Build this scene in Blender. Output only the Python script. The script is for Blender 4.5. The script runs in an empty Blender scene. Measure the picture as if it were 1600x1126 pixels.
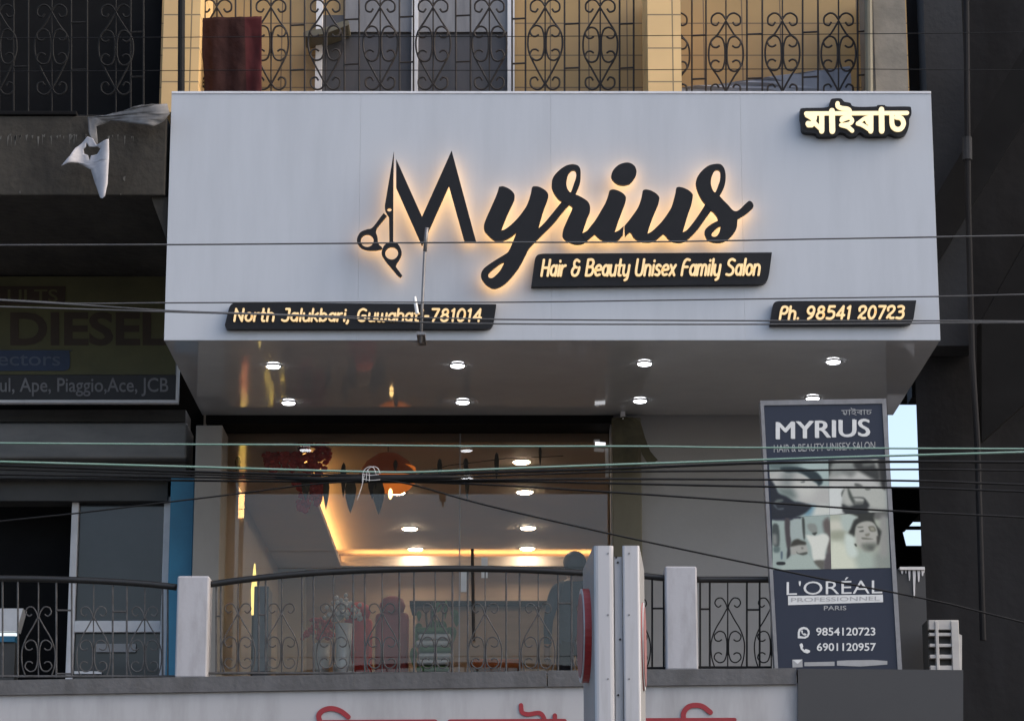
import bpy, bmesh, math, random
import numpy as np
from mathutils import Vector, Matrix, noise
from mathutils.geometry import tessellate_polygon
random.seed(7)
C = bpy.context.scene
COL = C.collection
R = math.radians

# ------------------------------------------------------------------ camera, light, exposure
FPX, PITCH, CZ = 4250.0, R(13.65), 1.6
cd = bpy.data.cameras.new('camera'); cam = bpy.data.objects.new('camera', cd); COL.objects.link(cam)
cam.location = (0, 0, CZ); cam.rotation_euler = (R(90) + PITCH, 0, 0)
cd.sensor_width = 36; cd.lens = FPX * 36 / 1600; cd.clip_end = 2000; cd.clip_start = .1
C.camera = cam
C.view_settings.view_transform = 'Standard'; C.view_settings.look = 'None'
EXPO = 1.2
C.view_settings.exposure = EXPO; C.view_settings.gamma = 1
SUN_EL, SUN_AZ = R(40), R(98)
w = bpy.data.worlds.new('World'); C.world = w; w.use_nodes = True
nt = w.node_tree; nt.nodes.clear()
sky = nt.nodes.new('ShaderNodeTexSky'); sky.sky_type = 'NISHITA'; sky.sun_disc = False
sky.sun_elevation = SUN_EL; sky.sun_rotation = SUN_AZ; sky.air_density = 1.0; sky.dust_density = 4.2; sky.ozone_density = 0.6
bg = nt.nodes.new('ShaderNodeBackground'); bg.inputs[1].default_value = 0.15
ow = nt.nodes.new('ShaderNodeOutputWorld')
nt.links.new(sky.outputs[0], bg.inputs[0]); nt.links.new(bg.outputs[0], ow.inputs[0])
sl = bpy.data.lights.new('sun', 'SUN'); sl.energy = 0.5; sl.angle = R(120); sl.color = (1, .93, .85)
so = bpy.data.objects.new('sun', sl); COL.objects.link(so)
# direction towards the sun: azimuth measured like the sky node (clockwise from +Y)
sd = Vector((math.sin(SUN_AZ) * math.cos(SUN_EL), math.cos(SUN_AZ) * math.cos(SUN_EL), math.sin(SUN_EL)))
so.rotation_euler = sd.to_track_quat('Z', 'Y').to_euler()
C.cycles.use_denoising = True
C.cycles.max_bounces = 8; C.cycles.transparent_max_bounces = 12
C.cycles.sample_clamp_indirect = 4

# ------------------------------------------------------------------ photo pixel -> world point on a real plane
SP, CP = math.sin(PITCH), math.cos(PITCH)
def at(px, py, Y):
    u = (px - 800) / FPX; v = -(py - 563) / FPX
    t = Y / (CP - v * SP)
    return Vector((u * t, Y, CZ + (SP + v * CP) * t))
def atz(px, py, Z):
    u = (px - 800) / FPX; v = -(py - 563) / FPX
    t = (Z - CZ) / (SP + v * CP)
    return Vector((u * t, (CP - v * SP) * t, Z))

# ------------------------------------------------------------------ materials
def mat(name, col, rough=.6, metal=0, col2=None, nscale=3, bump=0, bscale=20, spec=.5, emit=0, ecol=None, streak=None, lo=.35, hi=.7):
    m = bpy.data.materials.new(name); m.use_nodes = True
    n = m.node_tree.nodes; L = m.node_tree.links
    b = n['Principled BSDF']
    b.inputs['Base Color'].default_value = (*col, 1); b.inputs['Roughness'].default_value = rough
    b.inputs['Metallic'].default_value = metal; b.inputs['Specular IOR Level'].default_value = spec
    if emit:
        b.inputs['Emission Color'].default_value = (*(ecol or col), 1); b.inputs['Emission Strength'].default_value = emit / 2 ** EXPO
    if col2 or bump:
        tc = n.new('ShaderNodeTexCoord')
        vec = tc.outputs['Object']
    if col2:
        mp = n.new('ShaderNodeMapping'); L.new(vec, mp.inputs[0])
        if streak: mp.inputs['Scale'].default_value = streak
        nz = n.new('ShaderNodeTexNoise'); nz.inputs['Scale'].default_value = nscale; nz.inputs['Detail'].default_value = 8; nz.inputs['Roughness'].default_value = .65
        L.new(mp.outputs[0], nz.inputs['Vector'])
        r = n.new('ShaderNodeValToRGB'); r.color_ramp.elements[0].position = lo; r.color_ramp.elements[1].position = hi
        r.color_ramp.elements[0].color = (*col, 1); r.color_ramp.elements[1].color = (*col2, 1)
        L.new(nz.outputs[0], r.inputs[0]); L.new(r.outputs[0], b.inputs['Base Color'])
    if bump:
        nb = n.new('ShaderNodeTexNoise'); nb.inputs['Scale'].default_value = bscale; nb.inputs['Detail'].default_value = 6
        L.new(vec, nb.inputs['Vector'])
        bp = n.new('ShaderNodeBump'); bp.inputs['Strength'].default_value = bump; bp.inputs['Distance'].default_value = .02
        L.new(nb.outputs[0], bp.inputs['Height']); L.new(bp.outputs[0], b.inputs['Normal'])
    return m
def emis(name, col, s):
    m = bpy.data.materials.new(name); m.use_nodes = True
    n = m.node_tree.nodes; n.clear()
    e = n.new('ShaderNodeEmission'); e.inputs[0].default_value = (*col, 1); e.inputs[1].default_value = s / 2 ** EXPO
    o = n.new('ShaderNodeOutputMaterial'); m.node_tree.links.new(e.outputs[0], o.inputs[0])
    return m
def tile_mat(name, col, col2, joint, w, h):
    m = mat(name, col, .45)
    n = m.node_tree.nodes; L = m.node_tree.links; b = n['Principled BSDF']
    tc = n.new('ShaderNodeTexCoord'); sx = n.new('ShaderNodeSeparateXYZ'); cx = n.new('ShaderNodeCombineXYZ')
    L.new(tc.outputs['Object'], sx.inputs[0]); L.new(sx.outputs[0], cx.inputs[0]); L.new(sx.outputs[2], cx.inputs[1])
    br = n.new('ShaderNodeTexBrick'); br.offset = 0; br.inputs['Scale'].default_value = 1
    br.inputs['Brick Width'].default_value = w; br.inputs['Row Height'].default_value = h; br.inputs['Mortar Size'].default_value = .006
    br.inputs['Color1'].default_value = (*col, 1); br.inputs['Color2'].default_value = (*col2, 1); br.inputs['Mortar'].default_value = (*joint, 1)
    L.new(cx.outputs[0], br.inputs['Vector'])
    nz = n.new('ShaderNodeTexNoise'); nz.inputs['Scale'].default_value = 2.5; nz.inputs['Detail'].default_value = 8
    L.new(tc.outputs['Object'], nz.inputs['Vector'])
    mx = n.new('ShaderNodeMix'); mx.data_type = 'RGBA'; mx.blend_type = 'MULTIPLY'; mx.inputs[0].default_value = .28
    L.new(br.outputs[0], mx.inputs[6]); L.new(nz.outputs[0], mx.inputs[7]); L.new(mx.outputs[2], b.inputs['Base Color'])
    return m
def glass_mat(name, tint, rough=0.0, f0=1.5, k=1.0):
    m = bpy.data.materials.new(name); m.use_nodes = True
    n = m.node_tree.nodes; L = m.node_tree.links; n.clear()
    o = n.new('ShaderNodeOutputMaterial'); t = n.new('ShaderNodeBsdfTransparent'); t.inputs[0].default_value = (*tint, 1)
    g = n.new('ShaderNodeBsdfGlossy'); g.inputs['Roughness'].default_value = rough
    fr = n.new('ShaderNodeFresnel'); fr.inputs[0].default_value = f0
    mu = n.new('ShaderNodeMath'); mu.operation = 'MULTIPLY'; mu.inputs[1].default_value = k; mu.use_clamp = True
    mx = n.new('ShaderNodeMixShader')
    L.new(fr.outputs[0], mu.inputs[0]); L.new(mu.outputs[0], mx.inputs[0]); L.new(t.outputs[0], mx.inputs[1]); L.new(g.outputs[0], mx.inputs[2]); L.new(mx.outputs[0], o.inputs[0])
    return m

M = dict(
    acp=mat('white_composite_panel', (.435, .458, .495), .35, col2=(.385, .405, .438), nscale=2.2, spec=.4, streak=(2.2, 1, .3), lo=.42, hi=.85, bump=.02, bscale=1.2),
    acp_edge=mat('panel_edge', (.62, .63, .66), .4, col2=(.5, .5, .52), nscale=6),
    seam=mat('panel_seam', (.22, .22, .23), .6, col2=(.3, .28, .26), nscale=12),
    soffit=mat('glossy_grey_soffit', (.40, .41, .425), .05, col2=(.45, .46, .475), nscale=1.5, spec=.6, bump=.03, bscale=1.3),
    black=mat('charcoal_acrylic', (.010, .010, .012), .45, col2=(.013, .013, .015), nscale=5, spec=.2),
    halo=emis('warm_led_backlight', (1, .54, .19), 4.6),
    lit=mat('lit_cream_acrylic', (.7, .5, .26), .4, emit=.42, ecol=(1, .66, .28), col2=(.9, .66, .36), nscale=14),
    lit2=mat('lit_pale_yellow_acrylic', (.9, .78, .45), .4, emit=.68, ecol=(1, .80, .47), col2=(.9, .72, .4), nscale=14),
    lamp=emis('cool_led_diffuser', (.93, .95, 1), 14),
    lampin=emis('cool_led_indoor', (1, .78, .55), 112),
    cove=emis('warm_cove_led', (1, .50, .15), 22),
    lampsmall=emis('small_lamp_glow', (.95, .96, 1), 1.5), olivecloth=mat('olive_cloth', (.07, .062, .035), .95, col2=(.03, .028, .018), nscale=5),
    ring=mat('white_trim', (.7, .7, .7), .4, col2=(.6, .6, .6), nscale=9),
    iron=mat('black_iron', (.012, .011, .011), .6, metal=.3, col2=(.03, .02, .015), nscale=14, bump=.2),
    irondark=mat('dark_iron', (.009, .009, .0095), .8, col2=(.014, .014, .014), nscale=10, spec=.2),  # near-black iron for the left grille, a drainpipe and some rails
    rail=mat('grey_painted_bars', (.085, .085, .088), .6, col2=(.045, .042, .04), nscale=14, spec=.25, bump=.2),
    railtop=mat('black_handrail', (.006, .006, .0065), .5, col2=(.012, .012, .012), nscale=8),
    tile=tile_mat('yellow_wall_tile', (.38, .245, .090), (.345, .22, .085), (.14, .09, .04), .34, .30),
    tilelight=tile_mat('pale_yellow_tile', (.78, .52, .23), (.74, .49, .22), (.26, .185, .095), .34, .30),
    concrete=mat('grey_concrete', (.16, .145, .12), .85, col2=(.25, .22, .18), nscale=2.5, bump=.3, bscale=14),
    shadedconcrete=mat('shade_toned_concrete', (.018, .016, .013), .95, col2=(.042, .037, .030), nscale=1.7, bump=.5, bscale=12, streak=(2.4, 1, .7)),  # mottled concrete with the gloom of the left side put into its colour
    drip=mat('lime_drips', (.12, .115, .105), .9, col2=(.05, .048, .043), nscale=30),
    darkwall=mat('dark_rendered_wall', (.006, .006, .007), .85, col2=(.015, .0155, .018), nscale=1.1, bump=.25, bscale=8, streak=(1.5, 1, .35), spec=.2),
    darkwall2=mat('slate_rendered_wall', (.020, .021, .024), .8, col2=(.030, .032, .036), nscale=1.4, bump=.2, spec=.2),
    returnwall=mat('blue_grey_render', (.085, .092, .105), .8, col2=(.06, .065, .075), nscale=2.5, streak=(1, 1, .4)),
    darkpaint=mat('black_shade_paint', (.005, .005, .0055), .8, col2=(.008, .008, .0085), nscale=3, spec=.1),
    greywall=mat('smooth_grey_wall', (.30, .30, .305), .6, col2=(.27, .27, .272), nscale=1.2, bump=.05, bscale=30),
    olive=mat('olive_column_paint', (.14, .125, .085), .6, col2=(.10, .09, .06), nscale=2.5, streak=(1, 1, .3)),
    beige=mat('beige_column_paint', (.27, .25, .225), .7, col2=(.22, .20, .18), nscale=2, streak=(1, 1, .4)),
    blue=mat('blue_column_paint', (.020, .165, .28), .55, col2=(.016, .12, .21), nscale=2.2),
    white=mat('white_post_paint', (.37, .365, .385), .6, col2=(.23, .225, .225), lo=.45, hi=.85, streak=(3, 3, .8), nscale=2.5, bump=.06, bscale=24),
    coping=mat('grey_coping', (.10, .10, .104), .8, col2=(.066, .065, .066), nscale=3, bump=.25, bscale=25, streak=(2, 1, .6)),
    clad=mat('dark_cladding', (.034, .035, .038), .6, col2=(.029, .030, .033), nscale=1.2),
    lowsign=mat('white_flex_board', (.37, .365, .372), .5, col2=(.25, .245, .243), nscale=2.2, streak=(2.5, 1, .5), lo=.45, hi=.85),
    red=mat('red_letter_paint', (.27, .016, .024), .5, col2=(.22, .014, .02), nscale=9),
    frame=mat('white_door_frame', (.62, .61, .62), .5, col2=(.50, .49, .50), nscale=4),
    netglass=mat('curtained_window', (.075, .071, .076), .5, col2=(.05, .05, .055), nscale=3, spec=.3, streak=(2, 1, .5)),
    curtain=mat('pale_curtain', (.20, .20, .21), .8, col2=(.14, .14, .15), nscale=4, streak=(4, 1, .5)),
    darkglass=mat('dark_window_glass', (.02, .023, .028), .12, spec=.5, col2=(.03, .033, .038), nscale=1.5),
    glass=glass_mat('shopfront_glass', (.93, .94, .94), 0, 1.5, 1.7),
    wire=mat('black_cable', (.006, .006, .0065), .6, col2=(.012, .012, .012), nscale=8, spec=.15),
    wiregrey=mat('grey_cable', (.045, .045, .047), .55, col2=(.08, .08, .08), nscale=5),
    wiregreen=mat('pale_green_cable', (.13, .24, .19), .5, col2=(.19, .28, .24), nscale=4),
    whitecord=mat('white_cord', (.55, .55, .55), .7, col2=(.45, .45, .45), nscale=9),
    cloth=mat('maroon_cloth', (.034, .016, .015), 1, col2=(.022, .011, .011), nscale=6, bump=.5, bscale=16, spec=.1),
    clothred=mat('red_cloth', (.055, .005, .007), 1, col2=(.038, .004, .005), nscale=6),
    tarp=mat('grey_blue_tarp', (.26, .28, .33), .6, col2=(.20, .215, .26), nscale=4, bump=.2, bscale=9),
    sheet=mat('torn_white_sheet', (.40, .39, .41), .75, col2=(.30, .29, .30), nscale=7),
    sheetdark=mat('grimy_sheet', (.09, .088, .09), .8, col2=(.19, .19, .195), nscale=6),
    metal=mat('galvanised_steel', (.22, .215, .22), .45, metal=.6, col2=(.15, .145, .145), nscale=7),
    navy=mat('navy_flex_print', (.012, .015, .028), .4, emit=.022, ecol=(.22, .28, .46), col2=(.015, .019, .034), nscale=1.4, spec=.3),
    print=mat('silver_print', (.45, .45, .45), .4, emit=.22, ecol=(.75, .77, .78), col2=(.36, .36, .37), nscale=10),
    printdim=mat('dim_silver_print', (.25, .25, .26), .4, emit=.08, ecol=(.7, .72, .74), col2=(.2, .2, .2), nscale=10),
    alu=mat('aluminium_frame', (.22, .22, .23), .5, metal=.2, col2=(.15, .15, .155), nscale=8),
    ground=mat('asphalt', (.045, .045, .047), .9, col2=(.06, .06, .06), nscale=4, bump=.4, bscale=60),
    pave=mat('pavement_slabs', (.16, .155, .15), .85, col2=(.2, .19, .18), nscale=3, bump=.3, bscale=30),
    signyellow=mat('shade_toned_yellow_board', (.092, .089, .037), .7, col2=(.058, .055, .025), nscale=1.4),  # yellow darkened in the colour itself to look dimly lit
    signink=mat('dark_brown_ink', (.040, .024, .015), .7, col2=(.028, .018, .012), nscale=4),
    signblue=mat('shade_toned_blue_patch', (.018, .034, .085), .6, col2=(.014, .027, .066), nscale=4),  # blue darkened in its colour like the yellow board
    signblack=mat('black_sign_band', (.016, .015, .018), .6, col2=(.022, .021, .023), nscale=3),
    signgrey=mat('grey_sign_ink', (.19, .185, .195), .6, col2=(.13, .125, .135), nscale=4),
    signblueink=mat('slate_ink', (.075, .095, .14), .6, col2=(.055, .07, .105), nscale=4),
    shutter=mat('grey_shutter_hood', (.17, .165, .16), .6, metal=.2, col2=(.10, .10, .098), nscale=2, streak=(.5, 1, 2)),
    shutterdark=mat('dark_shutter', (.058, .056, .053), .7, col2=(.034, .034, .033), nscale=2),
    ceil=mat('indoor_ceiling', (.55, .47, .39), .7, col2=(.48, .44, .40), nscale=1),
    inwall=mat('indoor_wall', (.40, .35, .30), .7, col2=(.36, .31, .27), nscale=1),
    inbrown=mat('brown_indoor_panel', (.27, .20, .145), .5, col2=(.21, .155, .115), nscale=2, streak=(.4, 1, 3)),
    floor=mat('indoor_floor', (.22, .19, .15), .35, col2=(.26, .22, .18), nscale=2),
    orange=mat('orange_fabric', (.40, .10, .02), .8, col2=(.30, .07, .015), nscale=4),
    amber=mat('glowing_amber_bowl', (.5, .14, .02), .6, emit=.42, ecol=(1, .24, .03), col2=(.35, .08, .015), nscale=5),
    rust=mat('rust_red_shade', (.10, .025, .01), .7, emit=.035, ecol=(1, .2, .05), col2=(.06, .018, .008), nscale=4),
    flame=emis('lantern_bulb', (1, .62, .22), 5),
    redfl=mat('red_flowers', (.55, .05, .03), .7, col2=(.36, .028, .022), nscale=14),
    leafdry=mat('olive_leaf', (.075, .062, .03), .7, col2=(.05, .042, .022), nscale=6),
    leafdark=mat('dark_leaf', (.02, .022, .016), .7, col2=(.03, .03, .02), nscale=6),
    leafg=mat('green_leaf', (.07, .16, .05), .6, col2=(.04, .10, .035), nscale=9),
    brightred=mat('bright_red_upholstery', (.50, .045, .04), .6, col2=(.38, .03, .03), nscale=5),
    maroonpad=mat('maroon_upholstery', (.34, .06, .055), .6, col2=(.24, .04, .04), nscale=5),
    potwhite=mat('white_ceramic', (.5, .49, .48), .3, col2=(.44, .43, .42), nscale=5),
    skin=mat('skin', (.30, .17, .11), .5, col2=(.27, .15, .10), nscale=9),
    hair=mat('dark_hair', (.018, .020, .024), .5, col2=(.03, .032, .036), nscale=30),
    shirt=mat('slate_blue_shirt', (.045, .06, .085), .8, col2=(.035, .047, .068), nscale=7, bump=.2, bscale=25),
    trousers=mat('dark_trousers', (.02, .02, .025), .8, col2=(.028, .028, .033), nscale=7),
    logored=mat('red_enamel_disc', (.33, .02, .022), .4, col2=(.28, .018, .02), nscale=4),
    logomuted=mat('faded_red_panel', (.24, .11, .11), .5, col2=(.19, .08, .08), nscale=4),
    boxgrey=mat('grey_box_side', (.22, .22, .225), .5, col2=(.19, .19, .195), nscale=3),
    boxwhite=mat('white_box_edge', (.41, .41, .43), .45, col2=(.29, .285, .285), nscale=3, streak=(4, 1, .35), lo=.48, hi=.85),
    acwhite=mat('off_white_plastic', (.40, .39, .38), .5, col2=(.32, .31, .30), nscale=5),
    tubeyel=emis('yellow_tube_glow', (1, .72, .22), 1.6), signstrip=emis('warm_sign_glow', (1, .50, .20), 34), signred=emis('red_sign_glow', (1, .10, .04), 12), signyel=emis('yellow_sign_glow', (1, .66, .12), 42),
)

# ------------------------------------------------------------------ object helpers
def put(o, parent=None):
    COL.objects.link(o)
    if parent: o.parent = parent; o.matrix_parent_inverse = parent.matrix_world.inverted() if False else Matrix.Translation(-Vector(parent.location))
    return o
def tag(o, label=None, cat=None, group=None, kind=None):
    if label: o['label'] = label
    if cat: o['category'] = cat
    if group: o['group'] = group
    if kind: o['kind'] = kind
    return o
def thing(name, label, cat, loc=(0, 0, 0), group=None):
    o = bpy.data.objects.new(name, None); o.empty_display_size = .1; o.location = loc; COL.objects.link(o)
    return tag(o, label, cat, group)
def obj(name, bm, m, parent=None, smooth=False):
    """vertices are in world space"""
    me = bpy.data.meshes.new(name)
    bmesh.ops.recalc_face_normals(bm, faces=bm.faces)
    bm.to_mesh(me); bm.free()
    for k in (m if isinstance(m, (list, tuple)) else [m]): me.materials.append(k)
    if smooth:
        for p in me.polygons: p.use_smooth = True
    o = bpy.data.objects.new(name, me); put(o, parent)
    if parent and parent.parent:     # sub-part
        o.matrix_parent_inverse = Matrix.Translation(-Vector(parent.parent.location)) if True else Matrix()
        o.matrix_parent_inverse = (Matrix.Translation(Vector(parent.parent.location)) @ parent.matrix_parent_inverse).inverted()
    return o
def box(bm, x0, x1, y0, y1, z0, z1, bev=0):
    vs = [bm.verts.new((x, y, z)) for x in (x0, x1) for y in (y0, y1) for z in (z0, z1)]
    fs = [bm.faces.new([vs[i] for i in q]) for q in ((0, 1, 3, 2), (4, 6, 7, 5), (0, 4, 5, 1), (2, 3, 7, 6), (0, 2, 6, 4), (1, 5, 7, 3))]
    if bev:
        es = list({e for f in fs for e in f.edges})
        bmesh.ops.bevel(bm, geom=es, offset=bev, segments=2, affect='EDGES', profile=.5)
def bx(*a, bev=0):
    bm = bmesh.new(); box(bm, *a, bev=bev); return bm
def pbox(px0, px1, py0, py1, Y, depth, bev=0):
    """box whose front face fills the photo rectangle at depth Y"""
    a = at(px0, (py0 + py1) / 2, Y).x; b = at(px1, (py0 + py1) / 2, Y).x
    return bx(a, b, Y, Y + depth, at(800, py1, Y).z, at(800, py0, Y).z, bev=bev)
def tube(bm, pts, r, n=6, cap=True):
    pts = [Vector(p) for p in pts]; rings = []; up = None
    for i, p in enumerate(pts):
        d = (pts[min(i + 1, len(pts) - 1)] - pts[max(i - 1, 0)])
        d = d.normalized() if d.length > 1e-9 else Vector((1, 0, 0))
        if up is None: up = Vector((0, 1, 0)) if abs(d.y) < .9 else Vector((0, 0, 1))
        a = d.cross(up)
        if a.length < 1e-4: a = d.orthogonal()
        a.normalize(); b = a.cross(d).normalized()
        rr = r[i] if isinstance(r, (list, tuple)) else r
        rings.append([bm.verts.new(p + (a * math.cos(2 * math.pi * k / n) + b * math.sin(2 * math.pi * k / n)) * rr) for k in range(n)])
    for A, B in zip(rings, rings[1:]):
        for k in range(n): bm.faces.new((A[k], A[(k + 1) % n], B[(k + 1) % n], B[k]))
    if cap:
        bm.faces.new(rings[0][::-1]); bm.faces.new(rings[-1])
def tb(pts, r, n=6):
    bm = bmesh.new(); tube(bm, pts, r, n); return bm
def cyl(bm, c, axis, r, h, n=24, r2=None):
    c = Vector(c); ax = Vector(axis).normalized()
    tube(bm, [c, c + ax * h], [r, r2 if r2 is not None else r], n)
def lathe(bm, c, prof, n=20):
    rings = []
    for r, z in prof:
        rings.append([bm.verts.new((c[0] + r * math.cos(2 * math.pi * k / n), c[1] + r * math.sin(2 * math.pi * k / n), c[2] + z)) for k in range(n)])
    for A, B in zip(rings, rings[1:]):
        for k in range(n): bm.faces.new((A[k], A[(k + 1) % n], B[(k + 1) % n], B[k]))
    bm.faces.new(rings[0][::-1]); bm.faces.new(rings[-1])
def catmull(p, n=5, closed=False):
    out = []; N = len(p)
    g = (lambda i: p[i % N]) if closed else (lambda i: p[max(0, min(N - 1, i))])
    for i in range(N if closed else N - 1):
        a, b, c, d = (Vector(g(i + k)) for k in (-1, 0, 1, 2))
        for k in range(n):
            t = k / n
            out.append(.5 * ((2 * b) + (c - a) * t + (2 * a - 5 * b + 4 * c - d) * t * t + (3 * b - a - 3 * c + d) * t ** 3))
    if not closed: out.append(Vector(p[-1]))
    return out
def outline(pts, n=5):
    """closed outline; points with a third entry are sharp corners"""
    cs = [i for i, p in enumerate(pts) if len(p) > 2]
    P = [Vector(p[:2]) for p in pts]
    if not cs: return catmull(P, n, True)
    out = []; N = len(P)
    for a, b in zip(cs, cs[1:] + [cs[0] + N]):
        seg = [P[i % N] for i in range(a, b + 1)]
        out += ([seg[0]] if len(seg) == 2 else catmull(seg, n)[:-1])
    return out
def circle(cx, cy, r, n=28, ry=None):
    return [Vector((cx + r * math.cos(2 * math.pi * k / n), cy + (ry or r) * math.sin(2 * math.pi * k / n))) for k in range(n)]
def extrude_poly(bm, loops, f, depth):
    """loops: [outer, hole...] of 2-D points; f(p) -> world point on the front; depth: vector to the back (None = flat face only)"""
    flat = [p for l in loops for p in l]
    tris = tessellate_polygon([[Vector((p[0], p[1], 0)) for p in l] for l in loops])
    fr = [bm.verts.new(f(p)) for p in flat]
    for t in tris:
        try: bm.faces.new([fr[i] for i in t])
        except ValueError: pass
    if depth is None: return
    bk = [bm.verts.new(v.co + depth) for v in fr]
    for t in tris:
        try: bm.faces.new([bk[i] for i in t][::-1])
        except ValueError: pass
    s = 0
    for l in loops:
        k = len(l)
        for i in range(k):
            a, b = s + i, s + (i + 1) % k
            bm.faces.new((fr[a], bk[a], bk[b], fr[b]))
        s += k
def ep(loops, f, depth):
    bm = bmesh.new(); extrude_poly(bm, loops, f, depth); return bm
def ribbon(bm, pts, wd, f, depth, k=0):
    """flat stroke of width wd (2-D units) with round ends"""
    pts = [Vector(p[:2]) for p in pts]; h = wd / 2
    if len(pts) == 1: pts.append(pts[0] + Vector((wd * .02, 0)))
    L, Rr = [], []
    n = len(pts)
    for i, p in enumerate(pts):
        d0 = (pts[i] - pts[i - 1]).normalized() if i else None
        d1 = (pts[i + 1] - pts[i]).normalized() if i < n - 1 else None
        d = (d0 + d1) if d0 and d1 else (d0 or d1)
        if d.length < 1e-6: d = d1
        d.normalize(); nn = Vector((-d.y, d.x)); sc = 1
        if d0 and d1: sc = min(1.5, 1 / max(.3, nn.dot(Vector((-d1.y, d1.x)))))
        L.append(p + nn * h * sc); Rr.append(p - nn * h * sc)
    d = (pts[0] - pts[1]).normalized(); a0 = math.atan2(d.y, d.x)
    capA = [pts[0] + Vector((math.cos(a0 + t), math.sin(a0 + t))) * h for t in (-.9, -.45, 0, .45, .9)]
    d = (pts[-1] - pts[-2]).normalized(); a1 = math.atan2(d.y, d.x)
    capB = [pts[-1] + Vector((math.cos(a1 + t), math.sin(a1 + t))) * h for t in (-.9, -.45, 0, .45, .9)]
    off = Vector((0, -.0004 * k, 0))
    def V(p): return bm.verts.new(f(p) + off)
    vL = [V(p) for p in L]; vR = [V(p) for p in Rr]; cA = [V(p) for p in capA]; cB = [V(p) for p in capB]
    for i in range(n - 1): bm.faces.new((vL[i], vR[i], vR[i + 1], vL[i + 1]))
    bm.faces.new([vR[0], vL[0]] + cA); bm.faces.new([vL[-1], vR[-1]] + cB)
    if depth is not None:
        ring = vL + cB[::-1] + vR[::-1] + cA[::-1]
        bk = [bm.verts.new(v.co + depth) for v in ring]
        for i in range(len(ring)):
            j = (i + 1) % len(ring)
            bm.faces.new((ring[i], bk[i], bk[j], ring[j]))
def fontmesh(bm, body, f, off=0, flat=True, shear=0):
    """built-in font; f(s,t) maps the text box 0..1 x 0..1 to the world"""
    cu = bpy.data.curves.new('t', 'FONT'); cu.body = body; cu.offset = off; cu.shear = shear; cu.resolution_u = 4
    o = bpy.data.objects.new('t', cu); COL.objects.link(o)
    dg = bpy.context.evaluated_depsgraph_get()
    me = bpy.data.meshes.new_from_object(o.evaluated_get(dg))
    co = [v.co.copy() for v in me.vertices]
    x0, x1 = min(c.x for c in co), max(c.x for c in co); y0, y1 = min(c.y for c in co), max(c.y for c in co)
    vs = [bm.verts.new(f((c.x - x0) / (x1 - x0), (c.y - y0) / (y1 - y0))) for c in co]
    for p in me.polygons:
        try: bm.faces.new([vs[i] for i in p.vertices])
        except ValueError: pass
    bpy.data.objects.remove(o); bpy.data.curves.remove(cu); bpy.data.meshes.remove(me)

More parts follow.
